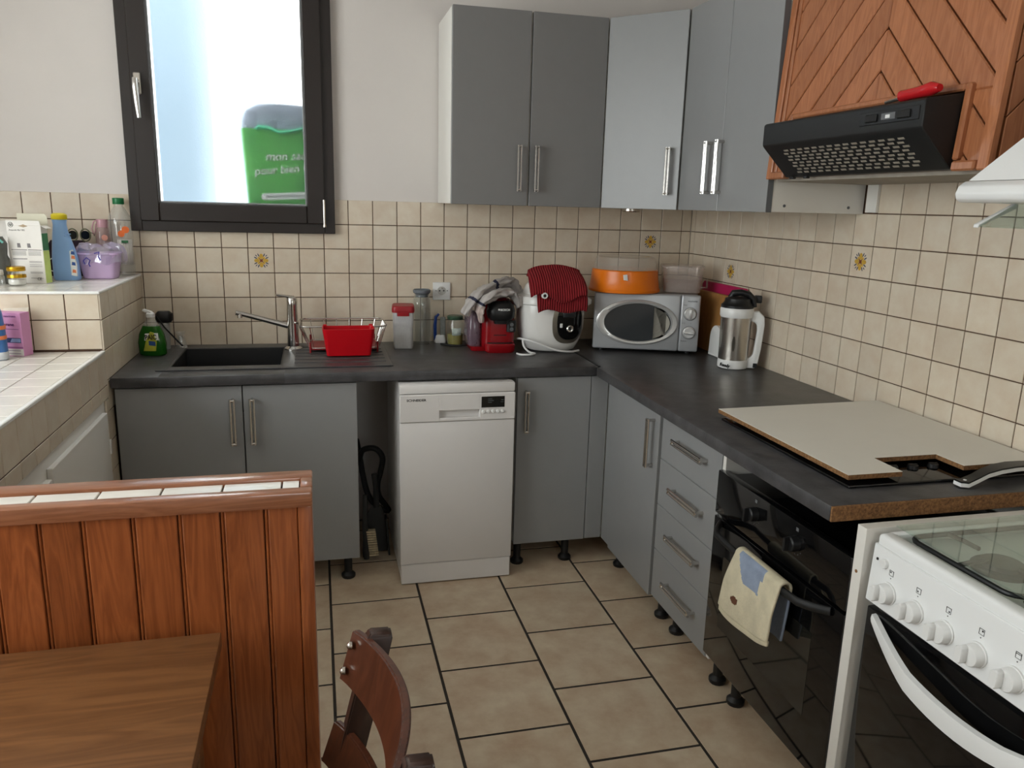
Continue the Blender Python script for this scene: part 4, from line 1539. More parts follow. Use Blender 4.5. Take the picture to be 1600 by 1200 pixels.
r1 = rail(0.712, 0.800, 0.0, 'back_rail', 0.046)
r2 = rail(0.560, 0.635, -0.034, 'back_rail', 0.046)
for y in (PY1 + 0.010, PY2 - 0.004):
    for z in (0.735, 0.780):
        xx = -1.746 - 0.006 + (0.024 if y == PY2 - 0.004 else 0) + (z - 0.756) * 0.27
        MB().lathe([(0.0065, xx + 0.004), (0.0065, xx - 0.001), (0.004, xx - 0.004), (0.001, xx - 0.005)], 12, (0, y, z), 'x').build(
            'rivet', M_STEEL, r1, world=True)
MB().loft([(-1.95, -2.549, 0.425, 0.195, 0.195, 4), (-1.95, -2.549, 0.430, 0.200, 0.200, 4), (-1.95, -2.549, 0.450, 0.200, 0.200, 4),
           (-1.95, -2.549, 0.455, 0.190, 0.190, 4)]).build('seat', W_CHAIR, ch, world=True)
for y in (-2.40, -2.70):
    MB().tube([(-2.11, y, 0.0), (-2.10, y, 0.43)], [0.014, 0.019], 10).build('front_leg', W_CHAIRD, ch, world=True)
    MB().tube([(-2.105, y, 0.2), (-1.74, y, 0.2)], 0.010, 8).build('stretcher', W_CHAIRD, ch, world=True)

# ------------------------------------------------------------------ things on the worktops
# wall socket
u = thing('wall_socket', 'white square wall socket above the worktop beside the jug', 'socket', (-1.227, 0, 1.057))
pl = MB()
pl.box(-0.040, 0.040, -0.010, -0.0005, 0.0, 0.080, 0.002, 2)
pl.build('face_plate', M_WPLA, u)
b = MB()
b.lathe([(0.0225, -0.0102), (0.0225, -0.0112), (0.0205, -0.0115), (0.0200, -0.004 - 0.0066), (0.0195, -0.0106)], 28, (0, 0, 0.042), 'y')
b.build('socket_ring', M_WPLA, u)
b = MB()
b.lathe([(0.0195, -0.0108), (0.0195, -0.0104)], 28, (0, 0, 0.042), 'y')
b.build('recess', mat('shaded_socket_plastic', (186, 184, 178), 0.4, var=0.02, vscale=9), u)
for x, z, r in ((-0.0095, 0.042, 0.0035), (0.0095, 0.042, 0.0035), (-0.026, 0.042, 0.0022), (0.026, 0.042, 0.0022)):
    MB().lathe([(r, -0.0118), (r, -0.0102)], 12, (x, 0, z), 'y').build('hole', M_BLACK, u)
MB().lathe([(0.0028, -0.018), (0.0028, -0.0102)], 10, (0, 0, 0.054), 'y').build('earth_pin', M_STEEL, u)

# washing-up liquid and what stands behind it
u = thing('soap_bottle', 'green washing-up liquid bottle with white flip cap beside the sink', 'bottle', (-2.428, -0.22, Z1), -0.35)
M_SOAP = mat('green_soap', (34, 104, 26), 0.12, var=0.15, vscale=8, trans=0.25, ior=1.35)
MB().loft([(0, 0, 0, .048, .026, 2.6), (0, 0, .006, .054, .030, 2.6), (0, 0, .05, .056, .031, 2.6), (0, 0, .085, .050, .028, 2.5),
           (0, 0, .118, .033, .022, 2.3)], 28).build('liquid_body', M_SOAP, u)
MB().loft([(0, 0, .1185, .0325, .0215, 2.3), (0, 0, .140, .020, .016, 2), (0, 0, .152, .014, .014, 2)], 24).build('clear_shoulder', M_CLEAR, u)
b = MB()
b.loft([(0, 0, .152, .0165, .0165, 2), (0, 0, .166, .0165, .0165, 2), (0, 0, .170, .012, .012, 2)], 20)
b.prism([(-0.030, 0.176), (-0.006, 0.168), (0.010, 0.168), (0.004, 0.176), (-0.026, 0.184)], -0.008, 0.008, 'y', 0.001)
b.build('cap', M_WPLA, u)
M_LABY = mat('yellow_label', (196, 196, 70), 0.4, var=0.2, vscale=30)
M_LABB = mat('blue_label', (40, 80, 150), 0.4, var=0.1, vscale=30)
MB().prism([(-0.014, 0.062), (0.044, 0.066), (0.042, 0.094), (-0.010, 0.090)], -0.0322, -0.0280, 'y').build('label', M_PRINT, u)
lb = MB().prism([(-0.020, 0.020), (0.030, 0.022), (0.036, 0.060), (0.028, 0.094), (0.012, 0.098), (-0.008, 0.060)], -0.0325, -0.0285, 'y').build(
    'label', M_LABY, u)
MB().prism([(0.004, 0.044), (0.032, 0.042), (0.032, 0.060), (0.004, 0.062)], -0.0331, -0.0325, 'y').build('label_patch', M_LABB, lb)
txt('brand_lettering', 'PAIC', 0.027, (-0.010, -0.0336, 0.066), (PI / 2, -0.08, 0), M_INK, lb, sx=0.85, bold=0.0008)
b = MB()
b.loft([(0, 0, 0, .020, .016, 3), (0, 0, .11, .024, .018, 3)], 20)
u = thing('dish_brush_holder', 'grey brush holder with dark head behind the soap bottle', 'holder', (-2.405, -0.085, Z1))
b.build('cup', mat('grey_translucent_plastic', (150, 150, 146), 0.4, var=0.1, vscale=12), u)
MB().loft([(0.0, 0, .112, .030, .018, 3), (0.002, 0, .120, .034, .020, 3), (0.004, 0, .148, .033, .020, 3), (0.002, 0, .158, .022, .014, 3)],
          24).build('brush_head', M_BLACK, u)
b = MB().tube([(-2.418, -0.165, Z1 + 0.150), (-2.392, -0.150, Z1 + 0.10), (-2.352, -0.135, Z1 + 0.045), (-2.330, -0.130, Z1 + 0.018)],
              [0.003, 0.003, 0.003, 0.004], 8)
tag(b.build('scrub_handle', M_RUBBER), 'thin black handle leaning beside the soap bottle', 'brush')
u = thing('suction_cup_holder', 'clear crinkled plastic holder beside the soap bottle', 'holder', (-2.340, -0.105, Z1))
b = MB()
b.loft([(0, 0, 0.0005, .030, .020, 2), (0, 0, .010, .028, .020, 2), (0, 0, .030, .020, .016, 2), (0, 0, .060, .014, .012, 2), (0, 0, .075, .022, .016, 2)], 16)
b.build('cup', M_CLEAR, u)
MB().lathe([(0.006, .030), (0.006, .055)], 10).build('stem', M_WPLA, u)

# dish rack with red cutlery box
u = thing('dish_rack', 'wire dish rack with red feet on the sink drainer', 'dish rack', (-1.68, -0.175, zt))


def rrect(x0, x1, y0, y1, z, r, n=5, zf=None):
    pts = []
    for cx, cy, a0 in ((x1 - r, y1 - r, 0), (x0 + r, y1 - r, PI / 2), (x0 + r, y0 + r, PI), (x1 - r, y0 + r, 1.5 * PI)):
        for k in range(n + 1):
            a = a0 + k * PI / 2 / n
            pts.append((cx + r * math.cos(a), cy + r * math.sin(a), z))
    return pts


b = MB()
b.tube(rrect(-0.178, 0.178, -0.120, 0.120, 0.112, 0.035), 0.0036, 8, closed=True)
b.build('top_rim', M_CHROME, u)
b = MB()
b.tube(rrect(-0.140, 0.150, -0.105, 0.105, 0.020, 0.03), 0.0022, 6, closed=True)
b.build('lower_rim', M_CHROME, u)
M_REDW = mat('red_coated_wire', (140, 20, 26), 0.35, var=0.05, vscale=20)
for q in range(6):
    for s_ in (-1, 1):
        x = -0.12 + q * 0.05
        MB().tube([(x * 1.12, 0.120 * s_, 0.110), (x, 0.105 * s_, 0.020)], 0.0016, 6).build('wire', M_CHROME, u)
for q in range(5):
    y = -0.08 + q * 0.04
    for s_ in (-1, 1):
        MB().tube([(0.178 * s_, y, 0.110), (0.145 * s_ + 0.004, y, 0.020)], 0.0016, 6).build('wire', M_CHROME, u)
for x in (-0.135, 0.140):
    for y in (-0.10, 0.10):
        MB().tube([(x, y, 0.0), (x, y, 0.045)], 0.004, 8).build('foot', M_REDW, u)
MB().box(-0.135, 0.145, -0.100, 0.100, 0.012, 0.0165, 0.001).build('drip_mat', M_REDW, u)
u = thing('cutlery_box', 'bright red plastic cutlery box hanging on the dish rack', 'box', (-1.662, -0.322, 0.876))
b = MB()
b.rings([[(x * 1.0, y, 0.0) for x, y, z in rrect(-0.088, 0.088, -0.060, 0.018, 0, 0.012)],
         [(x, y, 0.112) for x, y, z in rrect(-0.104, 0.104, -0.088, 0.018, 0, 0.020)],
         [(x, y, 0.1125) for x, y, z in rrect(-0.1005, 0.1005, -0.0845, 0.0145, 0, 0.017)],
         [(x, y, 0.004) for x, y, z in rrect(-0.085, 0.085, -0.057, 0.015, 0, 0.010)]])
b.build('tub', M_RED, u)
b = MB()
b.box(-0.100, -0.085, 0.014, 0.020, 0.095, 0.118, 0.001).box(0.085, 0.100, 0.014, 0.020, 0.095, 0.118, 0.001)
b.build('hook', M_RED, u)

# sugar tub
u = thing('storage_tub', 'milky plastic tub of white powder with a red lid', 'container', (-1.418, -0.145, Z1), -0.10)
MB().loft([(0, 0, 0.0, .040, .052, 6), (0, 0, .01, .043, .055, 6), (0, 0, .165, .046, .060, 6)], 32).build('tub', M_MILKY, u)
MB().loft([(0, 0, 0.004, .038, .050, 6), (0, 0, .055, .041, .053, 6), (0, 0, .085, .041, .053, 6), (0.004, 0, .092, .030, .045, 4)], 28).build(
    'powder', mat('white_powder', (228, 224, 214), 0.9, var=0.04, vscale=40), u)
b = MB()
b.loft([(0, 0, .160, .049, .063, 6), (0, 0, .170, .050, .064, 6), (0, 0, .184, .048, .062, 6), (0, 0, .188, .044, .058, 6)], 32)
b.loft([(0.0, -0.058, .146, .026, .010, 4), (0.0, -0.060, .164, .026, .010, 4)], 16)
b.build('lid', mat('dull_red_lid', (150, 26, 34), 0.4, var=0.05, vscale=20), u)

# glass jug
u = thing('glass_jug', 'tall clear glass jug with a grey lid against the tiles', 'jug', (-1.325, -0.062, Z1))
MB().loft([(0, 0, 0, .033, .033, 3.5), (0, 0, .004, .036, .036, 3.5), (0, 0, .17, .038, .038, 3.5), (0, 0, .200, .037, .037, 3),
           (0, 0, .212, .031, .031, 2), (0, 0, .225, .033, .033, 2)], 28, cap=False).build('body', M_GLASS, u, solid=0.003)
MB().lathe([(0.028, .212), (0.029, .224), (0.039, .232), (0.040, .243), (0.036, .246), (0.030, .240)], 24).build(
    'lid', mat('smoked_grey_plastic', (104, 110, 116), 0.25, var=0.05, vscale=10), u)
MB().tube([(-0.004, -0.040, .185), (0.0, -0.066, .180), (0.002, -0.074, .150), (0.002, -0.072, .115), (0.0, -0.060, .090),
           (-0.004, -0.040, .085)], 0.007, 10).build('handle', M_GLASS, u)

# scrub brush in white holder
u = thing('bottle_brush', 'blue handled brush standing in a small white holder', 'brush', (-1.238, -0.042, Z1))
b = MB()
b.loft([(0, 0, 0, .026, .018, 3), (0, 0, .008, .028, .020, 3), (0, 0, .035, .020, .014, 3)], 20)
b.build('holder', M_WPLA, u)
MB().tube([(-0.022, 0, 0.01), (-0.024, 0, 0.08), (-0.020, 0, 0.118), (-0.006, 0, 0.132)], [0.007, 0.008, 0.007, 0.005], 10).build(
    'handle', mat('blue_plastic', (26, 62, 140), 0.35, var=0.05, vscale=20), u)
MB().box(0.000, 0.024, -0.006, 0.006, 0.030, 0.118, 0.003).build('sponge', mat('grey_sponge', (128, 130, 126), 0.9, var=0.2, vscale=60), u)

# pickle jar
u = thing('glass_jar', 'glass jar with green lid half full beside the coffee machine', 'jar', (-1.178, -0.095, Z1))
MB().lathe([(0.032, 0), (0.036, 0.005), (0.036, 0.095), (0.030, 0.108), (0.030, 0.116)], 28, cap=False).build('glass', M_GLASS, u)
MB().lathe([(0.033, 0.002), (0.035, 0.005), (0.035, 0.048)], 28).build('contents', mat('olive_brine', (140, 132, 70), 0.3, var=0.2, vscale=40), u)
MB().lathe([(0.034, 0.114), (0.036, 0.117), (0.036, 0.128), (0.032, 0.132)], 28).build('lid', mat('dark_green_lid', (50, 74, 54), 0.35, var=0.05, vscale=20), u)
b = MB()
for q in range(8):
    a0 = -PI / 2 - 0.55 + q * 0.15
    a1 = a0 + 0.15
    b._new([(0.0366 * math.cos(a0), 0.0366 * math.sin(a0), 0.045), (0.0366 * math.cos(a1), 0.0366 * math.sin(a1), 0.045),
            (0.0366 * math.cos(a1), 0.0366 * math.sin(a1), 0.078), (0.0366 * math.cos(a0), 0.0366 * math.sin(a0), 0.078)], [(0, 1, 2, 3)])
b.build('label', mat('pale_jar_label', (188, 200, 192), 0.5, var=0.3, vscale=60), u, solid=0.0004)
b = MB()
b.tube(smooth_path([(-1.245, -0.105, Z1 + 0.004), (-1.200, -0.145, Z1 + 0.004), (-1.14, -0.145, Z1 + 0.004), (-1.10, -0.10, Z1 + 0.012),
        (-1.105, -0.07, Z1 + 0.06), (-1.112, -0.05, Z1 + 0.11), (-1.10, -0.03, Z1 + 0.14), (-1.07, -0.03, Z1 + 0.13)]), 0.0035, 8)
tag(b.build('power_cable', M_RUBBER), 'black power cable lying around the jar', 'cable')

# red coffee machine ----------------------------------------------------------
u = thing('coffee_machine', 'red and black pod coffee machine under a striped towel', 'coffee machine', (-1.030, -0.20, Z1), -0.05)
M_TANK = clear('smoky_water_tank', (120, 100, 112), 0.15, 0.62)
b = MB()
b.loft([(0.015, 0, .010, .072, .105, 5), (0.015, 0, .05, .074, .108, 5), (0.015, 0.0, .17, .072, .106, 5), (0.015, 0.0, .205, .070, .100, 4),
        (0.015, 0.01, .222, .058, .080, 3)], 36)
b.build('body', M_CREDS, u)
b = MB()
b.loft([(0.018, -0.085, 0.0, .060, .046, 4), (0.018, -0.085, .006, .066, .050, 4), (0.018, -0.085, .034, .068, .052, 4), (0.018, -0.085, .040, .064, .048, 4)], 32)
b.build('base_tray', M_CREDS, u)
MB().loft([(0.018, -0.090, .0405, .056, .040, 4), (0.018, -0.090, .043, .056, .040, 4)], 28).build('drip_grid', M_BLACK, u)
b = MB()
b.loft([(0.020, -0.085, .140, .048, .046, 3), (0.020, -0.085, .152, .060, .052, 3), (0.020, -0.082, .180, .064, .055, 3), (0.020, -0.078, .205, .058, .052, 2.6),
        (0.020, -0.072, .220, .042, .040, 2.4)], 32)
hd = b.build('brew_head', M_BLACK, u)
MB().loft([(0.020, -0.112, .126, .030, .022, 3), (0.020, -0.112, .141, .034, .024, 3)], 24).build('spout', M_BLACK, hd)
txt('brand_lettering', 'BOSCH', 0.0125, (0.012, -0.1385, 0.184), (PI / 2 - 0.12, 0, 0), M_WPLA, hd, bold=0.0003, depth=0.0012)
MB().lathe([(0.0042, -0.1392), (0.0042, -0.1372), (0.0030, -0.1371)], 14, (0.006, 0, 0.189), 'y').build('brand_mark', M_WPLA, hd)
MB().box(-0.010, 0.046, -0.1085, -0.104, 0.072, 0.076, 0.001).build('slot', M_BLACK, u)
b = MB()
b.loft([(0.066, -0.098, .088, .018, .018, 2.4), (0.066, -0.098, .090, .022, .020, 3), (0.066, -0.098, .138, .022, .020, 3), (0.066, -0.098, .140, .018, .018, 2.4)], 20)
dl = b.build('control_dial', M_BLACK, u)
for z in (0.102, 0.122):
    MB().lathe([(0.008, -0.121), (0.008, -0.117)], 16, (0.066, 0, z), 'y').build('button', M_GREYE, dl)
MB().loft([(-0.085, 0.005, .022, .030, .075, 4), (-0.088, 0.005, .06, .034, .080, 4), (-0.086, 0.005, .15, .030, .076, 4), (-0.080, 0.01, .175, .022, .066, 4)], 28).build(
    'water_tank', M_TANK, u)
MB().loft([(-0.065, 0.0, 0.002, .040, .090, 5), (-0.065, 0.0, .022, .045, .095, 5)], 28).build('tank_base', M_CREDS, u)

# striped towel crumpled over the coffee machine
M_STW = mat('pale_grey_towel', (176, 170, 166), 0.95, var=0.10, vscale=10, bump=0.4, bscale=120)
M_STD = mat('navy_towel_stripe', (44, 46, 66), 0.95, var=0.1, vscale=20)
M_STP = mat('pinkish_towel', (190, 172, 164), 0.95, var=0.1, vscale=20)
u = thing('striped_towel', 'crumpled pale grey towel with navy stripes on the coffee machine', 'towel', (-1.03, -0.2, 1.088))


def fold(b, pts, r, flat, stripes=(), m=0):
    k0 = len(b.bm.faces)
    n = 14
    fine = []
    rr = []
    m_ = len(pts) - 1
    for i in range(m_):
        for t in range(5):
            s_ = t / 5
            p0, p1, p2, p3 = pts[max(i - 1, 0)], pts[i], pts[i + 1], pts[min(i + 2, m_)]
            fine.append(tuple(0.5 * (2 * p1[k] + (p2[k] - p0[k]) * s_ + (2 * p0[k] - 5 * p1[k] + 4 * p2[k] - p3[k]) * s_ ** 2 +
                                     (3 * p1[k] - p0[k] - 3 * p2[k] + p3[k]) * s_ ** 3) for k in range(3)))
            rr.append((r[i] * (1 - s_) + r[i + 1] * s_) * (1 + 0.10 * math.sin(i * 2.1 + t * 1.3)))
    fine.append(pts[-1])
    rr.append(r[-1])
    b.mi = m
    n = 30
    rings = []
    prev = None
    for i, p in enumerate(fine):
        P = Vector(p)
        t = (Vector(fine[min(i + 1, len(fine) - 1)]) - Vector(fine[max(i - 1, 0)])).normalized()
        if prev is None:
            a_ = Vector((0, -1, 0.2)).cross(t).normalized()
        else:
            a_ = (prev - t * prev.dot(t)).normalized()
        prev = a_
        b_ = t.cross(a_)
        loop = []
        for k in range(n):
            an = 2 * PI * k / n
            cr = 1 + 0.16 * math.sin(3 * an + i * 0.35) + 0.12 * math.sin(5 * an - i * 0.5 + 1) + 0.06 * math.sin(9 * an + i)
            loop.append(P + (a_ * math.cos(an) * flat + b_ * math.sin(an)) * rr[i] * cr)
        rings.append(loop)
    b.rings(rings)
    b.bm.faces.ensure_lookup_table()
    fs = list(b.bm.faces)[k0:]
    for q, f in enumerate(fs[:-2]):
        if q // n in stripes:
            f.material_index = 1


b = MB()
zq = 1.095
fold(b, [(-1.172, -0.300, 1.032), (-1.150, -0.305, 1.078), (-1.105, -0.290, 1.118), (-1.045, -0.255, 1.142), (-0.985, -0.22, 1.160),
         (-0.955, -0.19, 1.158), (-0.925, -0.18, 1.128), (-0.895, -0.185, 1.105)],
     [0.030, 0.036, 0.036, 0.034, 0.034, 0.030, 0.026, 0.018], 0.55, (6, 15, 24))
fold(b, [(-1.103, -0.318, 0.998), (-1.112, -0.322, 1.045), (-1.105, -0.325, 1.082), (-1.07, -0.318, 1.108), (-1.02, -0.300, 1.120), (-0.97, -0.28, 1.118),
         (-0.945, -0.285, 1.095), (-0.938, -0.295, 1.055)], [0.016, 0.034, 0.040, 0.042, 0.042, 0.038, 0.028, 0.012], 0.45, (9,))
fold(b, [(-1.13, -0.24, 1.085), (-1.07, -0.20, 1.112), (-1.00, -0.17, 1.122), (-0.94, -0.15, 1.112)], [0.035, 0.055, 0.055, 0.035], 0.5)
for f in b.bm.faces:
    c0 = f.calc_center_median()
    if c0.x < -1.085 and c0.z < 1.07 and c0.x > -1.135 and c0.y < -0.31:
        f.material_index = 2
b.build('cloth', [M_STW, M_STD, M_STP], u, world=True, smooth=70)

# white multicooker ------------------------------------------------------------
u = thing('multicooker', 'white round multicooker with black display under a red cloth', 'cooker', (-0.775, -0.235, Z1))
M_MCW = mat('white_glossy_plastic', (226, 224, 220), 0.18, var=0.01, vscale=8)
M_SILV = mat('champagne_metal_ring', (158, 152, 140), 0.3, metal=0.9, var=0.05, vscale=20)
b = MB()
b.loft([(0, 0, 0.004, .100, .100, 2.4), (0, 0, .010, .112, .108, 2.4), (0, 0, .045, .130, .122, 2.5), (0, 0, .10, .146, .130, 2.6), (0, 0, .17, .150, .132, 2.6),
        (0, 0, .205, .147, .128, 2.6), (0, 0, .208, .143, .124, 2.6)], 48)
b.build('body', M_MCW, u)
b = MB()
b.loft([(0, 0, .209, .149, .129, 2.8), (0, 0, .228, .150, .130, 2.8), (0, 0, .240, .144, .124, 2.8), (0, 0, .250, .122, .106, 2.6), (0, 0, .285, .108, .094, 2.5),
        (0, 0, .305, .085, .075, 2.4), (0, 0, .312, .040, .040, 2)], 48)
b.build('lid', M_MCW, u)
for s_ in (-1, 1):
    b = MB()
    e_ = 0.012 if s_ > 0 else 0.0
    b.loft([(0.148 * s_, 0.0, .196, .018, .050, 3), (0.150 * s_ + e_, 0, .206, .024, .054, 3), (0.150 * s_ + e_, 0, .226, .024, .054, 3), (0.146 * s_, 0, .240, .014, .046, 3)], 24)
    b.build('side_handle', M_MCW, u)


def bulge(x, z, d):
    """point on the multicooker's front skin pushed out by d"""
    tab = [(0.0, .112, .108), (.010, .112, .108), (.045, .130, .122), (.10, .146, .130), (.17, .150, .132), (.205, .147, .128), (.3, .147, .128)]
    for (z0_, a0_, b0_), (z1_, a1_, b1_) in zip(tab[:-1], tab[1:]):
        if z0_ <= z <= z1_:
            k_ = (z - z0_) / (z1_ - z0_)
            rx_, ry = a0_ + (a1_ - a0_) * k_, b0_ + (b1_ - b0_) * k_
    t = max(0.0, 1 - (min(abs(x), rx_) / rx_) ** 2.55) ** (1 / 2.55)
    return (x, -ry * t - d, z)


def oval_on_body(cx, cz, rx, rz, p, d, name, m, parent, n=36, rings=5):
    b = MB()
    loops = []
    for q in range(rings, 0, -1):
        k = q / rings
        loop = []
        for i in range(n):
            a = 2 * PI * i / n
            ca, sa = math.cos(a), math.sin(a)
            loop.append(bulge(cx + k * rx * math.copysign(abs(ca) ** (2 / p), ca), cz + k * rz * math.copysign(abs(sa) ** (2 / p), sa), d))
        loops.append(loop)
    back = [(x, y + d + 0.004, z) for x, y, z in loops[0]]
    b.rings([back] + loops)
    return b.build(name, m, parent, smooth=50)


cxp, czp = 0.048, 0.130
pr = oval_on_body(cxp, czp, 0.074, 0.088, 2.6, 0.006, 'panel_ring', M_SILV, u)
pb = oval_on_body(cxp + 0.006, czp + 0.006, 0.060, 0.076, 2.6, 0.010, 'display_panel', M_GLASSB, u)
b = MB()
vs = [bulge(cxp - 0.030 + 0.062 * i / 4, czp + 0.030 + 0.036 * j / 2, 0.0112) for j in range(3) for i in range(5)]
b._new(vs, [(j * 5 + i, j * 5 + i + 1, (j + 1) * 5 + i + 1, (j + 1) * 5 + i) for j in range(2) for i in range(4)])
b.build('screen', mat('grey_lcd', (62, 64, 66), 0.15, var=0.1, vscale=20), pb, solid=0.001)
kx, kz = cxp + 0.004, czp - 0.022
ky = bulge(kx, kz, 0.010)[1]
b = MB().lathe([(0.016, ky + 0.006), (0.016, ky - 0.006), (0.012, ky - 0.009), (0.007, ky - 0.007)], 24, (kx, 0, kz), 'y')
kbo = b.build('selector_knob', M_CHROME, pb)
MB().lathe([(0.006, ky - 0.0095), (0.006, ky - 0.006)], 16, (kx, 0, kz), 'y').build('ok_button', M_BLACK, kbo)
kx, kz = cxp - 0.036, czp - 0.006
ky = bulge(kx, kz, 0.010)[1]
MB().box(kx - 0.006, kx + 0.006, ky - 0.002, ky + 0.003, kz - 0.010, kz + 0.009, 0.002).build('back_button', M_WPLA, pb)
b = MB()
b.tube(smooth_path([(-0.150, -0.02, 0.05), (-0.155, -0.10, 0.062), (-0.125, -0.145, 0.060), (-0.070, -0.150, 0.040), (-0.010, -0.150, 0.018), (0.06, -0.135, 0.008), (0.11, -0.10, 0.006)]), 0.0045, 8)
b.tube(smooth_path([(-0.150, -0.11, 0.060), (-0.150, -0.130, 0.035), (-0.130, -0.145, 0.012), (-0.105, -0.150, 0.005), (-0.13, -0.172, 0.005), (-0.17, -0.168, 0.005), (-0.182, -0.14, 0.005)]), 0.0045, 8)
b.build('power_cord', M_WPLA, u)

# red waffle cloth folded over the multicooker
M_RCL = mat('red_waffle_cloth', (142, 26, 34), 0.95, var=0.1, vscale=30)
nt = M_RCL.node_tree
wv = nt.nodes.new('ShaderNodeTexWave')
wv.inputs['Scale'].default_value = 30
tcn = nt.nodes.new('ShaderNodeTexCoord')
bpn = nt.nodes.new('ShaderNodeBump')
bpn.inputs['Strength'].default_value = 0.8
bpn.inputs['Distance'].default_value = 0.012
nt.links.new(tcn.outputs['Object'], wv.inputs['Vector'])
nt.links.new(wv.outputs['Fac'], bpn.inputs['Height'])
nt.links.new(bpn.outputs[0], nt.nodes['Principled BSDF'].inputs['Normal'])
u = thing('red_cloth', 'red ribbed cloth with a white eyelet folded over the multicooker', 'cloth', (-0.78, -0.29, 1.10))


def rcloth(back, length, x0, x1, dx, lift, hem):
    def fn(a, v):
        L = 0.03 + v * (length - 0.03)
        w = -0.775 + (x0 + (x1 - x0) * a + 0.775) * (0.84 + 0.16 * min(1, v * 2.0)) + 0.006 * math.sin(v * 6 + a * 3)
        if L < 0.13:
            y, z = -0.190 - L * 0.85, 1.182 + 0.045 * math.sin(L / 0.13 * PI * 0.5)
        else:
            k = L - 0.13
            y = -0.300 - 0.085 * (1 - math.exp(-k / 0.05)) - 0.02 * math.sin(k * 14)
            z = 1.227 - 0.010 - k * 0.95
        z += 0.014 * math.sin(a * PI) * (1 if L < 0.2 else 0.4) + hem * math.sin(a * 7 + 0.8) * (v ** 3)
        z -= 0.010 * (abs(2 * a - 1) ** 4)
        return (w + dx * v, y - lift, z)
    return fn


b = MB()
b.sheet(rcloth(0, 0.305, -0.884, -0.672, 0.012, 0.0, 0.010), 22, 32)
b.sheet(rcloth(0, 0.245, -0.906, -0.664, -0.004, 0.014, 0.022), 22, 32)
b.build('cloth', M_RCL, u, world=True, smooth=70, solid=0.007)
ey = (-0.853, -0.4130, 1.122)
MB().lathe([(0.013, ey[1] + 0.010), (0.013, ey[1] - 0.003), (0.0115, ey[1] - 0.005), (0.0070, ey[1] - 0.004), (0.0065, ey[1] + 0.002)], 20, (ey[0], 0, ey[2]), 'y').build(
    'eyelet', M_WPLA, u, world=True)
MB().lathe([(0.0068, ey[1] - 0.0030), (0.0068, ey[1] + 0.002)], 12, (ey[0], 0, ey[2]), 'y').build('eyelet_hole', M_BLACK, u, world=True)

# microwave ------------------------------------------------------------------
ang = math.atan2(-0.464 + 0.311, -0.161 + 0.594)
u = thing('microwave', 'silver microwave oven standing in the corner of the worktop', 'microwave', (-0.594, -0.311, Z1), ang)
M_SIL = mat('silver_paint', (176, 178, 180), 0.35, metal=0.35, var=0.02, vscale=10)
M_SIL2 = mat('bright_silver_rim', (206, 206, 204), 0.25, metal=0.5, var=0.02, vscale=10)
MWW, MWH, MWD = 0.462, 0.250, 0.285
z0 = 0.012
MB().box(0.004, MWW - 0.004, 0.015, MWD, z0, z0 + MWH - 0.004, 0.006, 2).build('casing', M_SIL, u)
MB().box(0, MWW * 0.815, 0, 0.016, z0, z0 + MWH, 0.008, 3).build('door', M_SIL, u)
cpn = MB().box(MWW * 0.818, MWW, 0, 0.016, z0, z0 + MWH, 0.008, 3).build('control_panel', M_SIL, u)
for x in (0.04, MWW - 0.04):
    for y in (0.04, MWD - 0.04):
        MB().lathe([(0.012, 0), (0.012, z0 + 0.002)], 12, (x, y, 0)).build('foot', M_BLACK, u)


def oval(cx, cz, rx, rz, y0, y1, n=40):
    return [[(cx + rx * math.cos(2 * PI * i / n), y0, cz + rz * math.sin(2 * PI * i / n)) for i in range(n)],
            [(cx + rx * 0.985 * math.cos(2 * PI * i / n), y1, cz + rz * 0.985 * math.sin(2 * PI * i / n)) for i in range(n)]]


oc, oz = 0.190, z0 + 0.122
b = MB()
n = 44
R = [(0.180, 0.102, 0.001), (0.178, 0.100, -0.007), (0.168, 0.093, -0.012), (0.150, 0.086, -0.009), (0.146, 0.083, -0.001)]
b.rings([[(oc + (0.006 if i_ > 1 else 0) + rx * math.cos(2 * PI * i / n), y, oz + rz * math.sin(2 * PI * i / n)) for i in range(n)] for i_, (rx, rz, y) in enumerate(R)], cap=False)
b.build('window_rim', M_SIL2, u)
b = MB()
b.rings([[(oc + 0.002 + 0.1465 * math.cos(2 * PI * i / n), y, oz + 0.084 * math.sin(2 * PI * i / n)) for i in range(n)] for y in (0.001, -0.002)])
b.build('window_glass', mat('dark_mesh_glass', (52, 55, 57), 0.08, var=0.06, vscale=6), u)
b = MB()
pts = []
for i in range(15):
    a = -1.05 + 2.10 * i / 14
    pts.append((oc + 0.002 + 0.142 * math.cos(a), oz + 0.080 * math.sin(a)))
for i in range(15):
    a = 1.05 - 2.10 * i / 14
    pts.append((oc + 0.150 - 0.048 * math.cos(a * 1.0) - 0.0, oz + 0.070 * math.sin(a)))
b.prism(pts, -0.008, -0.001, 'y')
b.build('door_grip', mat('champagne_grip', (176, 172, 160), 0.4, metal=0.3, var=0.02, vscale=10), u)
kxx = MWW * 0.908
for zz_, rot in ((z0 + 0.168, 0.0), (z0 + 0.085, PI / 2)):
    b = MB().lathe([(0.0275, 0.002), (0.0275, -0.002), (0.024, -0.003), (0.024, -0.010), (0.022, -0.012)], 28, (0, 0, 0), 'y')
    b.box(-0.006, 0.006, -0.022, -0.010, -0.023, 0.023, 0.003, 2)
    b.xf(Matrix.Translation((kxx, 0, zz_)) @ Matrix.Rotation(rot + 0.08, 4, 'Y'))
    b.build('knob', M_SIL2, cpn)
    MB().lathe([(0.0295, 0.001), (0.0295, -0.0006)], 28, (kxx, 0, zz_), 'y').build('knob_ring', M_GREYE, cpn)
txt('brand_lettering', 'easyhome', 0.0105, (kxx - 0.014, -0.0006, z0 + 0.221), R_FRONT, M_GREYE, cpn, depth=0.0006)
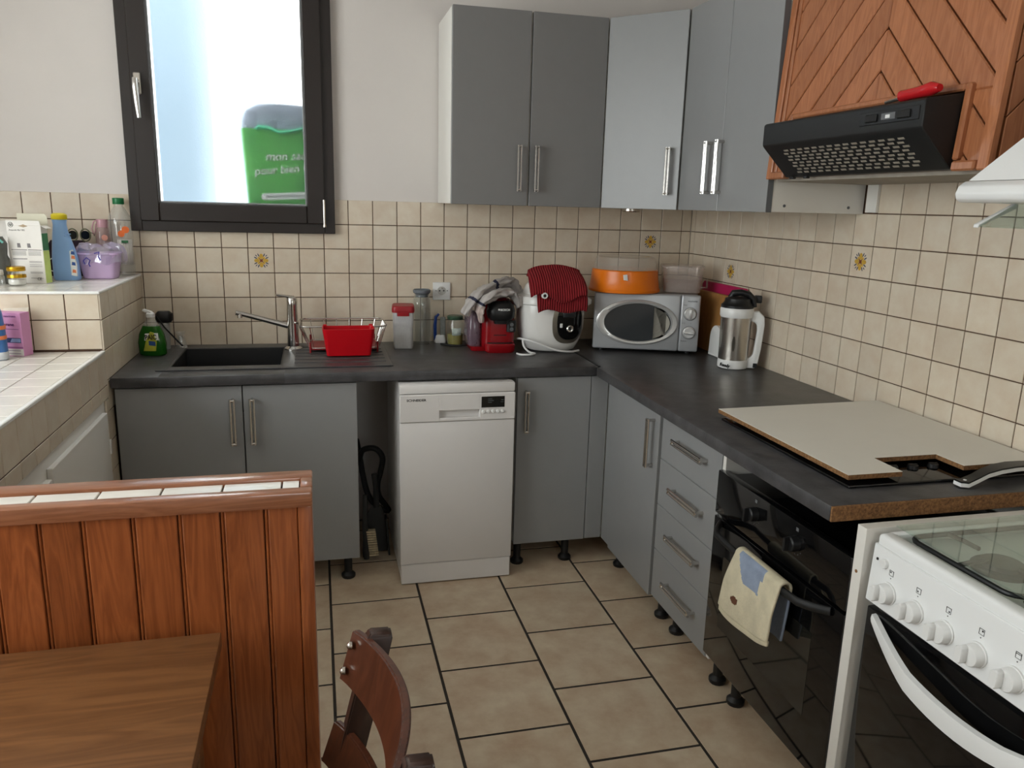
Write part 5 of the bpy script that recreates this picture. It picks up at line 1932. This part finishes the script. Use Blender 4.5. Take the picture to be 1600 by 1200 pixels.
for xx, zz_, s_ in ((kxx - 0.032, z0 + 0.205, 'Power'), (kxx - 0.034, z0 + 0.125, '15 10'), (kxx + 0.004, z0 + 0.125, '5'), (kxx - 0.034, z0 + 0.046, 'Minuterie')):
    txt('dial_lettering', s_, 0.0065, (xx, -0.0006, zz_), R_FRONT, M_GREYE, cpn, depth=0.0006)

# on the microwave
zm = Z1 + z0 + MWH + 0.0005
u = thing('cake_box', 'round orange cake box with a clear dome on the microwave', 'cake box', (-0.440, -0.265, zm))
M_OR = mat('translucent_orange_plastic', (226, 116, 10), 0.3, var=0.05, vscale=10)
MB().lathe([(0.154, 0), (0.159, 0.003), (0.160, 0.012), (0.155, 0.018), (0.150, 0.055), (0.146, 0.094), (0.141, 0.098)], 48).build('orange_base', M_OR, u)
MB().lathe([(0.142, 0.099), (0.140, 0.104), (0.134, 0.135), (0.128, 0.150), (0.115, 0.155), (0.02, 0.156)], 48).build('clear_dome', M_LID, u)
MB().prism([(-0.060, 0.060), (-0.044, 0.058), (-0.048, 0.084), (-0.063, 0.082)], -0.148, -0.138, 'y').build('sticker', M_PRINT, u)
u = thing('food_box', 'clear plastic food box on the right end of the microwave', 'container', (-0.180, -0.305, zm), ang)
M_BOXC = clear('cloudy_clear_plastic', (236, 228, 222), 0.12, 0.14)
b = MB()
b.loft([(0, 0, 0, .078, .060, 6), (0, 0, .005, .082, .063, 6), (0, 0, .105, .090, .070, 6), (0, 0, .108, .094, .074, 6), (0, 0, .120, .094, .074, 6)], 36, cap=False)
b.build('box', M_BOXC, u, solid=0.0015)
MB().loft([(0, 0, .001, .079, .061, 6), (0, 0, .060, .084, .065, 6), (0, 0, .061, .080, .061, 6)], 36).build('inner_tub', clear('pinkish_plastic', (222, 206, 200), 0.2, 0.25), u)
b = MB()
b.box(0.085, 0.115, -0.012, 0.012, 0.02, 0.024).box(0.112, 0.116, -0.012, 0.012, 0.02, 0.060)
b.build('grip_tab', M_BOXC, u)

# boards leaning in the corner
b = MB()
b.prism([(y, z) for y, z in ((-0.60, 0.0), (-0.20, 0.0), (-0.20, 0.29), (-0.215, 0.305), (-0.585, 0.305), (-0.60, 0.29))], -0.005, 0.005, 'x', 0.002)
b.xf(Matrix.Translation((-0.030, 0, Z1)) @ Matrix.Rotation(math.radians(3.0), 4, 'Y'))
tag(b.build('pink_board', mat('magenta_plastic', (176, 32, 84), 0.4, var=0.05, vscale=10)), 'magenta chopping board standing against the right wall', 'board')
b = MB()
yy, zt_ = 0.17, 0.275
pl = [(-0.555, 0.0), (-0.215, 0.0), (-0.215, 0.235), (-0.222, 0.255), (-0.240, 0.265), (-0.530, 0.265), (-0.548, 0.255), (-0.555, 0.235)]
b.prism(pl, -0.008, 0.008, 'x', 0.003)
b.xf(Matrix.Translation((-0.058, 0, Z1)) @ Matrix.Rotation(math.radians(4.0), 4, 'Y'))
tag(b.build('wooden_board', W_BOARD), 'bamboo chopping board standing behind the microwave', 'board')
u = thing('white_scoop', 'white rounded plastic plate leaning beside the soup maker', 'plate', (-0.085, -0.52, Z1), 0.0)
b = MB()
pl = [(0.075, 0.0), (0.075, 0.05)] + [(0.045 * math.cos(a) + 0.03, 0.085 + 0.050 * math.sin(a)) for a in [k * PI / 10 for k in range(0, 8)]] + \
     [(-0.045, 0.118), (-0.060, 0.10), (-0.065, 0.0)]
b.prism(pl, -0.010, 0.010, 'x', 0.004, 2)
b.xf(Matrix.Rotation(math.radians(2), 4, 'Y'))
b.build('plate', M_WPLA, u)
b = MB().box(-0.013, 0.013, -0.060, 0.070, 0.0, 0.008, 0.003)
b.build('foot', M_WPLA, u)

# soup maker -------------------------------------------------------------------
u = thing('soup_maker', 'steel and white soup maker with black lid by the right wall', 'soup maker', (-0.135, -0.730, Z1), math.radians(-28))
MB().lathe([(0.056, 0), (0.060, 0.003), (0.0605, 0.022), (0.059, 0.036)], 40).build('base', M_WPLA, u)
MB().lathe([(0.0585, 0.036), (0.0595, 0.10), (0.0615, 0.208)], 40).build('steel_cup', M_STEEL, u)
MB().lathe([(0.063, 0.208), (0.066, 0.214), (0.066, 0.240), (0.063, 0.246)], 40).build('collar', M_WPLA, u)
b = MB()
b.lathe([(0.064, 0.246), (0.064, 0.256), (0.058, 0.262), (0.052, 0.270), (0.050, 0.282), (0.030, 0.290)], 36)
lid = b.build('lid', M_BLACK, u)
MB().tube([(-0.030, 0.0, 0.284), (-0.020, 0, 0.302), (0.010, 0, 0.306), (0.040, 0, 0.300), (0.060, 0, 0.282), (0.066, 0, 0.250)],
          [0.012, 0.014, 0.014, 0.013, 0.012, 0.010], 12).build('lid_handle', M_BLACK, lid)
MB().box(0.062, 0.094, 0.004, 0.030, 0.266, 0.296, 0.005, 2).build('lid_latch', M_BLACK, lid)
b = MB()
hpts = [(0.050, 0.232), (0.085, 0.236), (0.108, 0.215), (0.112, 0.180), (0.106, 0.080), (0.098, 0.018), (0.088, 0.002), (0.050, 0.002), (0.050, 0.040),
        (0.070, 0.050), (0.076, 0.062), (0.084, 0.160), (0.081, 0.180), (0.072, 0.190), (0.050, 0.196)]
b.prism([(x, z) for x, z in hpts], -0.016, 0.016, 'y', 0.006, 2)
b.build('handle', M_WPLA, u)
MB().box(0.080, 0.096, -0.0175, -0.012, 0.006, 0.024, 0.001).build('power_inlet', M_BLACK, u)
b = MB()
for i in range(13):
    pass
wpts = [(0.006 * math.cos(a), 0.030 * math.sin(a)) for a in [k * PI / 10 for k in range(20)]]
b.prism([(x - 0.004, z + 0.105) for x, z in wpts], -0.0625, -0.056, 'y')
b.build('sight_window', mat('dark_sight_glass', (70, 66, 60), 0.1, var=0.1, vscale=20), u)
for z in (0.088, 0.100):
    MB().box(-0.052, -0.043, -0.0430, -0.036, z, z + 0.002).build('level_mark', M_GREYE, u)
txt('brand_lettering', 'Foody', 0.020, (-0.050, -0.041, 0.010), (PI / 2, 0, -0.75), M_INK, u, font_shear=0.2, depth=0.002)

# ------------------------------------------------------------------ things on the tiled ledge
ZU, ZL = 1.1685, 0.9655
M_CARD = mat('white_printed_card', (222, 218, 212), 0.6, var=0.03, vscale=20)
M_CARDB = mat('beige_card_inside', (204, 200, 180), 0.8, var=0.05, vscale=20)
M_GRN = mat('green_print', (50, 110, 70), 0.5, var=0.05, vscale=20)
M_LIME = mat('lime_print', (196, 214, 120), 0.5, var=0.1, vscale=30)
M_GREYP = mat('grey_print', (120, 116, 116), 0.6, var=0.2, vscale=90)
u = thing('light_bulb_box', 'white printed cardboard box with green side on the ledge', 'box', (-2.785, -0.375, ZU), math.radians(-12))
b = MB().box(-0.060, 0.060, -0.020, 0.020, 0, 0.205, 0.0008)
cb = b.build('carton', M_CARD, u)
MB().box(0.0602, 0.0608, -0.019, 0.019, 0.118, 0.178).build('green_side', M_GRN, cb)
MB().box(0.0602, 0.0608, -0.019, 0.019, 0.002, 0.117).build('lime_side', M_LIME, cb)
MB().prism([(-0.060, 0.205), (0.060, 0.205), (0.056, 0.222), (-0.060, 0.222)], -0.0202, -0.0192, 'y').build('front_flap', M_CARD, cb)
MB().prism([(-0.042, 0.19), (0.064, 0.19), (0.064, 0.236), (0.056, 0.246), (-0.042, 0.246)], 0.020, 0.0212, 'y').build('back_flap', M_CARDB, cb)
MB().prism([(0.060, 0.205), (0.062, 0.205), (0.078, 0.196), (0.076, 0.195)], -0.018, 0.018, 'y').build('side_flap', M_CARD, cb)
for a_ in range(1):
    rg = MB().lathe([(0.0090, -0.0202), (0.0090, -0.0212), (0.0078, -0.0212), (0.0078, -0.0202)], 24, (-0.044, 0, 0.207), 'y', cap=False)
    rg.build('logo_ring', M_INK, cb)
txt('logo_letter', 'U', 0.011, (-0.0475, -0.0214, 0.2033), R_FRONT, M_INK, cb, bold=0.0006)
txt('print', 'Ampoule Vis / SES', 0.0075, (-0.052, -0.0205, 0.186), R_FRONT, M_GREYP, cb)
MB().prism([(-0.018, 0.203), (-0.006, 0.206), (0.000, 0.209), (0.006, 0.206), (0.016, 0.203), (0.006, 0.200), (0.0, 0.198), (-0.006, 0.200)], -0.0208, -0.0202, 'y').build(
    'hanging_hole', mat('tan_card', (170, 150, 124), 0.8, var=0.1, vscale=30), cb)
for x0, x1, za, zb in ((-0.050, 0.005, 0.118, 0.120), (0.008, 0.055, 0.118, 0.120), (-0.048, 0.002, 0.086, 0.088)):
    MB().box(x0, x1, -0.0206, -0.0202, za, zb).build('print_bar', M_INK, cb)
for x in (-0.022, 0.013):
    MB().prism([(x - 0.006, 0.127), (x + 0.006, 0.127), (x + 0.004, 0.142), (x - 0.006, 0.142)], -0.0207, -0.0202, 'y').build('print_bulb', M_GREYP, cb)
for za in (0.112, 0.108, 0.104, 0.100, 0.078, 0.074, 0.066, 0.060, 0.040, 0.036, 0.018):
    MB().box(0.008, 0.052, -0.0205, -0.0202, za, za + 0.0014).build('print_line', M_GREYP, cb)
    if za > 0.09:
        MB().box(-0.048, 0.000, -0.0205, -0.0202, za, za + 0.0014).build('print_line', M_GREYP, cb)
txt('print', 'CE', 0.013, (0.030, -0.0206, 0.012), R_FRONT, M_INK, cb)

u = thing('blue_bottle', 'blue plastic spray cleaner bottle with yellow cap on the ledge', 'bottle', (-2.703, -0.262, ZU))
M_BLU = mat('blue_plastic_bottle', (150, 192, 240), 0.28, var=0.04, vscale=10, trans=0.1)
MB().loft([(0.004, 0, 0, .042, .026, 3), (0.004, 0, .006, .046, .029, 3), (0.002, 0, .08, .044, .029, 3), (-0.002, 0, .13, .036, .025, 2.6), (-0.006, 0, .175, .027, .022, 2.3),
           (-0.006, 0, .205, .023, .021, 2.1), (-0.006, 0, .224, .025, .022, 2)], 32).build('body', M_BLU, u)
MB().lathe([(0.0255, .2245), (0.0275, .228), (0.027, .242), (0.018, .248)], 24, (-0.006, 0, 0)).build('cap', mat('yellow_plastic', (224, 204, 40), 0.3, var=0.03, vscale=10), u)
b = MB()
b.mi = 0
b.prism([(0.026, 0.020), (0.044, 0.016), (0.046, 0.060), (0.036, 0.115), (0.026, 0.11)], -0.0300, -0.020, 'y')
lb = b.build('label', M_PRINT, u)
for z, m_ in ((0.030, mat('orange_print', (230, 130, 80), 0.5, var=0.1, vscale=30)), (0.058, M_LABB), (0.082, MATS['orange_print']), (0.098, M_LABB)):
    MB().prism([(0.030, z), (0.043, z - 0.002), (0.042, z + 0.010), (0.032, z + 0.012)], -0.0308, -0.0300, 'y').build('label_patch', m_, lb)
for z in (0.140, 0.152, 0.164, 0.176):
    MB().tube([(0.012, -0.021, z), (0.024, -0.012, z - 0.004), (0.027, 0.0, z - 0.005)], 0.0018, 6).build('grip_ridge', M_BLU, u)

u = thing('purple_box', 'lilac plastic tub under crinkled film on the ledge', 'container', (-2.600, -0.185, ZU))
M_LIL = mat('lilac_plastic', (206, 178, 216), 0.4, var=0.05, vscale=10)
MB().loft([(0, 0, 0, .054, .046, 5), (0, 0, .004, .058, .050, 5), (0, 0, .092, .072, .060, 5), (0, 0, .094, .078, .064, 5), (0, 0, .100, .078, .064, 5)], 36).build('tub', M_LIL, u)


def film(a, v):
    an = -PI + 2 * PI * a
    k = 0.35 + 0.75 * v if v < 0.75 else 0.9125 + 0.0 * v
    rx, ry = 0.082 * (k + 0.12), 0.068 * (k + 0.12)
    z = 0.125 + 0.008 * math.sin(an * 5 + v * 4) if v < 0.6 else 0.125 - (v - 0.6) * 0.16
    w = 1 + 0.05 * math.sin(an * 9 + v * 7) + 0.12 * max(0, math.cos(an)) * v
    return (rx * w * math.cos(an), ry * w * math.sin(an), z + 0.006 * math.sin(an * 7))


MB().sheet(film, 60, 14).build('film', M_FILM, u, smooth=20)
M_PUR = mat('purple_pen', (70, 60, 160), 0.5, var=0.1, vscale=20)
MB().tube([(-0.035, -0.078, 0.060), (-0.040, -0.079, 0.072), (-0.028, -0.080, 0.084), (-0.016, -0.080, 0.074), (-0.022, -0.079, 0.062), (-0.018, -0.078, 0.050)], 0.0022, 6).build(
    'pen_mark', M_PUR, u)
MB().tube([(0.000, -0.079, 0.100), (0.018, -0.080, 0.106), (0.014, -0.080, 0.088), (0.020, -0.079, 0.074)], 0.0022, 6).build('pen_mark', M_PUR, u)

u = thing('juice_bottle', 'clear plastic juice bottle with green cap beside the window', 'bottle', (-2.548, -0.050, ZU))
MB().lathe([(0.040, 0), (0.045, 0.006), (0.045, 0.10), (0.042, 0.12), (0.045, 0.14), (0.046, 0.20), (0.040, 0.235), (0.026, 0.262), (0.017, 0.275), (0.017, 0.285)], 32, cap=False).build(
    'body', M_CLEAR, u)
MB().lathe([(0.021, .283), (0.0215, .285), (0.0215, .306), (0.019, .308)], 24).build('cap', mat('green_cap', (24, 110, 62), 0.35, var=0.05, vscale=30), u)
b = MB()
for q in range(10):
    a0 = -PI / 2 - 0.10 + q * 0.13
    a1 = a0 + 0.13
    b._new([(0.0468 * math.cos(a0), 0.0468 * math.sin(a0), 0.045), (0.0468 * math.cos(a1), 0.0468 * math.sin(a1), 0.045),
            (0.0468 * math.cos(a1), 0.0468 * math.sin(a1), 0.145), (0.0468 * math.cos(a0), 0.0468 * math.sin(a0), 0.145)], [(0, 1, 2, 3)])
lb = b.build('label', M_CARD, u, solid=0.0006)
MB().box(0.010, 0.034, -0.0475, -0.040, 0.132, 0.142).build('label_band', M_GRN, lb)
b = MB()
b.lathe([(0.013, -0.0485), (0.012, -0.044)], 16, (0.012, 0, 0.168), 'y')
b.lathe([(0.014, -0.0465), (0.013, -0.038)], 16, (0.028, 0, 0.184), 'y')
b.build('orange_print', mat('orange_fruit_print', (232, 110, 40), 0.5, var=0.15, vscale=60), lb)
u = thing('pink_flask', 'clear drinking bottle with pink cap and loop behind the lilac tub', 'bottle', (-2.578, -0.068 - 0.055, ZU))
u.location = (-2.617, -0.038, ZU)
M_PNK = mat('pink_metal_cap', (206, 160, 170), 0.35, metal=0.2, var=0.03, vscale=20)
MB().lathe([(0.026, 0), (0.028, 0.004), (0.028, 0.165), (0.022, 0.185), (0.018, 0.192)], 24, cap=False).build('body', clear('pink_clear_plastic', (226, 200, 204), 0.06, 0.2), u)
MB().lathe([(0.020, .190), (0.020, .220), (0.018, .222)], 24).build('cap', M_PNK, u)
MB().tube([(-0.014, -0.012, .220), (-0.028, -0.014, .212), (-0.036, -0.014, .185), (-0.030, -0.014, .160), (-0.024, -0.014, .175), (-0.020, -0.013, .205)], 0.0028, 6).build('loop', M_PNK, u)
MB().lathe([(0.012, -0.0295), (0.011, -0.026)], 14, (0.012, 0, 0.150), 'y').build('peach_print', mat('peach_print', (226, 160, 140), 0.5, var=0.1, vscale=40), u)

u = thing('sunglasses', 'dark sunglasses with olive rims lying behind the blue bottle', 'glasses', (-2.690, -0.085, ZU + 0.134))
for x in (-0.026, 0.020):
    b = MB()
    b.tube([(x + 0.018 * math.cos(a), 0.0, 0.026 + 0.024 * math.sin(a)) for a in [k * PI / 10 for k in range(20)]], 0.0028, 6, closed=True)
    b.build('rim', mat('olive_rim', (96, 96, 72), 0.3, var=0.05, vscale=20), u)
    MB().lathe([(0.017, 0.001), (0.017, -0.001)], 20, (x, 0, 0.026), 'y').build('lens', M_GLASSB, u)
MB().tube([(0.040, 0.0, 0.036), (0.040, 0.05, 0.030), (0.03, 0.09, 0.02)], 0.002, 6).build('temple', MATS['olive_rim'], u)
u = thing('dark_pouch', 'dark purple fabric pouch with white cord behind the blue bottle', 'pouch', (-2.740, -0.075, ZU))
MB().loft([(0, 0, 0, .075, .042, 2.6), (0, 0, .04, .088, .050, 2.6), (0, 0, .105, .082, .046, 2.4), (0, 0, .138, .06, .030, 2.2)], 28).build(
    'pouch', mat('dark_purple_cloth', (44, 28, 42), 0.9, var=0.25, vscale=14, bump=0.5, bscale=80), u)
MB().tube([(-0.03, -0.055, 0.080), (-0.060, -0.075, 0.060), (-0.072, -0.078, 0.045), (-0.050, -0.078, 0.026), (-0.02, -0.066, 0.015)], 0.002, 6).build('cord', M_WPLA, u)

u = thing('yoghurt_jar', 'small glass jar with gold lid and gold band on the ledge', 'jar', (-2.803, -0.470, ZU))
M_GOLD = mat('gold_foil', (206, 160, 40), 0.25, metal=0.8, var=0.2, vscale=60)
MB().lathe([(0.024, 0), (0.028, 0.004), (0.029, 0.03), (0.025, 0.045), (0.0265, 0.052)], 24, cap=False).build('glass', M_GLASS, u)
MB().lathe([(0.022, 0.003), (0.026, 0.006), (0.026, 0.022)], 24).build('contents', M_CARD, u)
MB().lathe([(0.0285, 0.051), (0.0295, 0.053), (0.029, 0.065), (0.024, 0.067)], 24).build('lid', M_GOLD, u)
MB().lathe([(0.0300, 0.028), (0.0302, 0.030), (0.0295, 0.038)], 24, cap=False).build('band', M_GOLD, u)
u = thing('small_vial', 'small clear bottle with white cap at the left of the ledge', 'bottle', (-2.862, -0.462, ZU))
MB().lathe([(0.016, 0), (0.018, 0.003), (0.018, 0.030), (0.014, 0.036)], 20).build('glass', M_CLEAR, u)
MB().lathe([(0.015, 0.036), (0.0155, 0.038), (0.0155, 0.052), (0.013, 0.054)], 20).build('cap', M_WPLA, u)
u = thing('grey_flask', 'dark grey flask with mint loop behind the small vial', 'flask', (-2.885, -0.395, ZU))
MB().lathe([(0.036, 0), (0.040, 0.004), (0.040, 0.085), (0.034, 0.10), (0.038, 0.14), (0.026, 0.165)], 24).build(
    'body', mat('dark_grey_glass', (96, 98, 94), 0.3, var=0.2, vscale=20), u)
MB().tube([(-0.03, -0.03, 0.155), (0.0, -0.036, 0.162), (0.024, -0.034, 0.158), (0.036, -0.03, 0.145)], 0.004, 8).build('loop', mat('mint_plastic', (120, 190, 180), 0.4, var=0.03, vscale=10), u)
u = thing('paper_sheet', 'white paper leaning against the tiles at the far left', 'paper', (-2.90, -0.24, ZU))
b = MB().sheet(lambda a, v: (-0.10 + 0.17 * a, 0.03 * v + 0.006 * math.sin(a * 4), 0.215 * v), 6, 4)
b.build('sheet', M_CARD, u, solid=0.0015)

# lower step
u = thing('medicine_box', 'pink cardboard medicine box on the lower tiled step', 'box', (-2.752, -0.712, ZL), math.radians(-18))
M_PINK = mat('pink_card', (214, 150, 196), 0.5, var=0.04, vscale=20)
M_PLUM = mat('plum_print', (100, 40, 110), 0.5, var=0.05, vscale=20)
cb = MB().box(-0.046, 0.046, -0.022, 0.022, 0, 0.142, 0.0008).build('carton', M_PINK, u)
MB().box(-0.045, 0.045, -0.0226, -0.0220, 0.002, 0.024).build('white_foot', M_CARD, cb)
MB().box(-0.045, 0.045, -0.0226, -0.0220, 0.026, 0.031).build('plum_band', mat('mauve_print', (160, 96, 150), 0.5, var=0.05, vscale=20), cb)
MB().prism([(-0.040, 0.142), (0.046, 0.142), (0.050, 0.156), (-0.036, 0.150)], 0.018, 0.0192, 'y').build('open_flap', M_CARDB, cb)
MB().prism([(-0.045, 0.050), (-0.020, 0.044), (0.040, 0.044), (0.040, 0.060), (-0.008, 0.060), (-0.014, 0.072), (-0.024, 0.072)], -0.0226, -0.0220, 'y').build(
    'logo_shape', mat('navy_print', (24, 36, 96), 0.5, var=0.05, vscale=20), cb)
MB().prism([(0.004, 0.046), (0.039, 0.046), (0.039, 0.058), (0.010, 0.058)], -0.0230, -0.0226, 'y').build('logo_panel', mat('pale_blue_print', (150, 170, 214), 0.5, var=0.05, vscale=20), cb)
txt('brand_lettering', 'doliprane', 0.0155, (-0.037, -0.0226, 0.099), R_FRONT, M_PLUM, cb, bold=0.0003)
txt('print', 'PARACETAMOL', 0.006, (-0.010, -0.0226, 0.128), R_FRONT, M_PLUM, cb)
for z in (0.088, 0.018, 0.008):
    MB().box(-0.040, 0.036, -0.0230, -0.0222, z, z + 0.0012).build('print_line', M_PLUM, cb)
u = thing('blue_pack', 'blue plastic pack with orange bands at the left edge of the step', 'pack', (-2.786, -0.792, ZL), math.radians(8))
M_PKB = mat('blue_film_pack', (64, 110, 170), 0.3, var=0.25, vscale=12)
pk = MB().loft([(0, 0, 0, .036, .022, 3), (0, 0, .006, .040, .026, 3), (0, 0, .09, .038, .026, 3), (0, 0, .15, .034, .022, 3), (0, 0, .165, .030, .016, 3)], 28).build('pack', M_PKB, u)
for z in (0.066, 0.098):
    MB().loft([(0, 0, z, .0398, .0268, 3), (0, 0, z + 0.012, .0396, .0268, 3)], 28).build('orange_band', MATS['orange_print'], pk)
MB().loft([(0, 0, 0.002, .0402, .0266, 3), (0, 0, 0.026, .0403, .0268, 3)], 28).build('pale_foot', mat('pale_pack_print', (206, 210, 214), 0.4, var=0.2, vscale=30), pk)
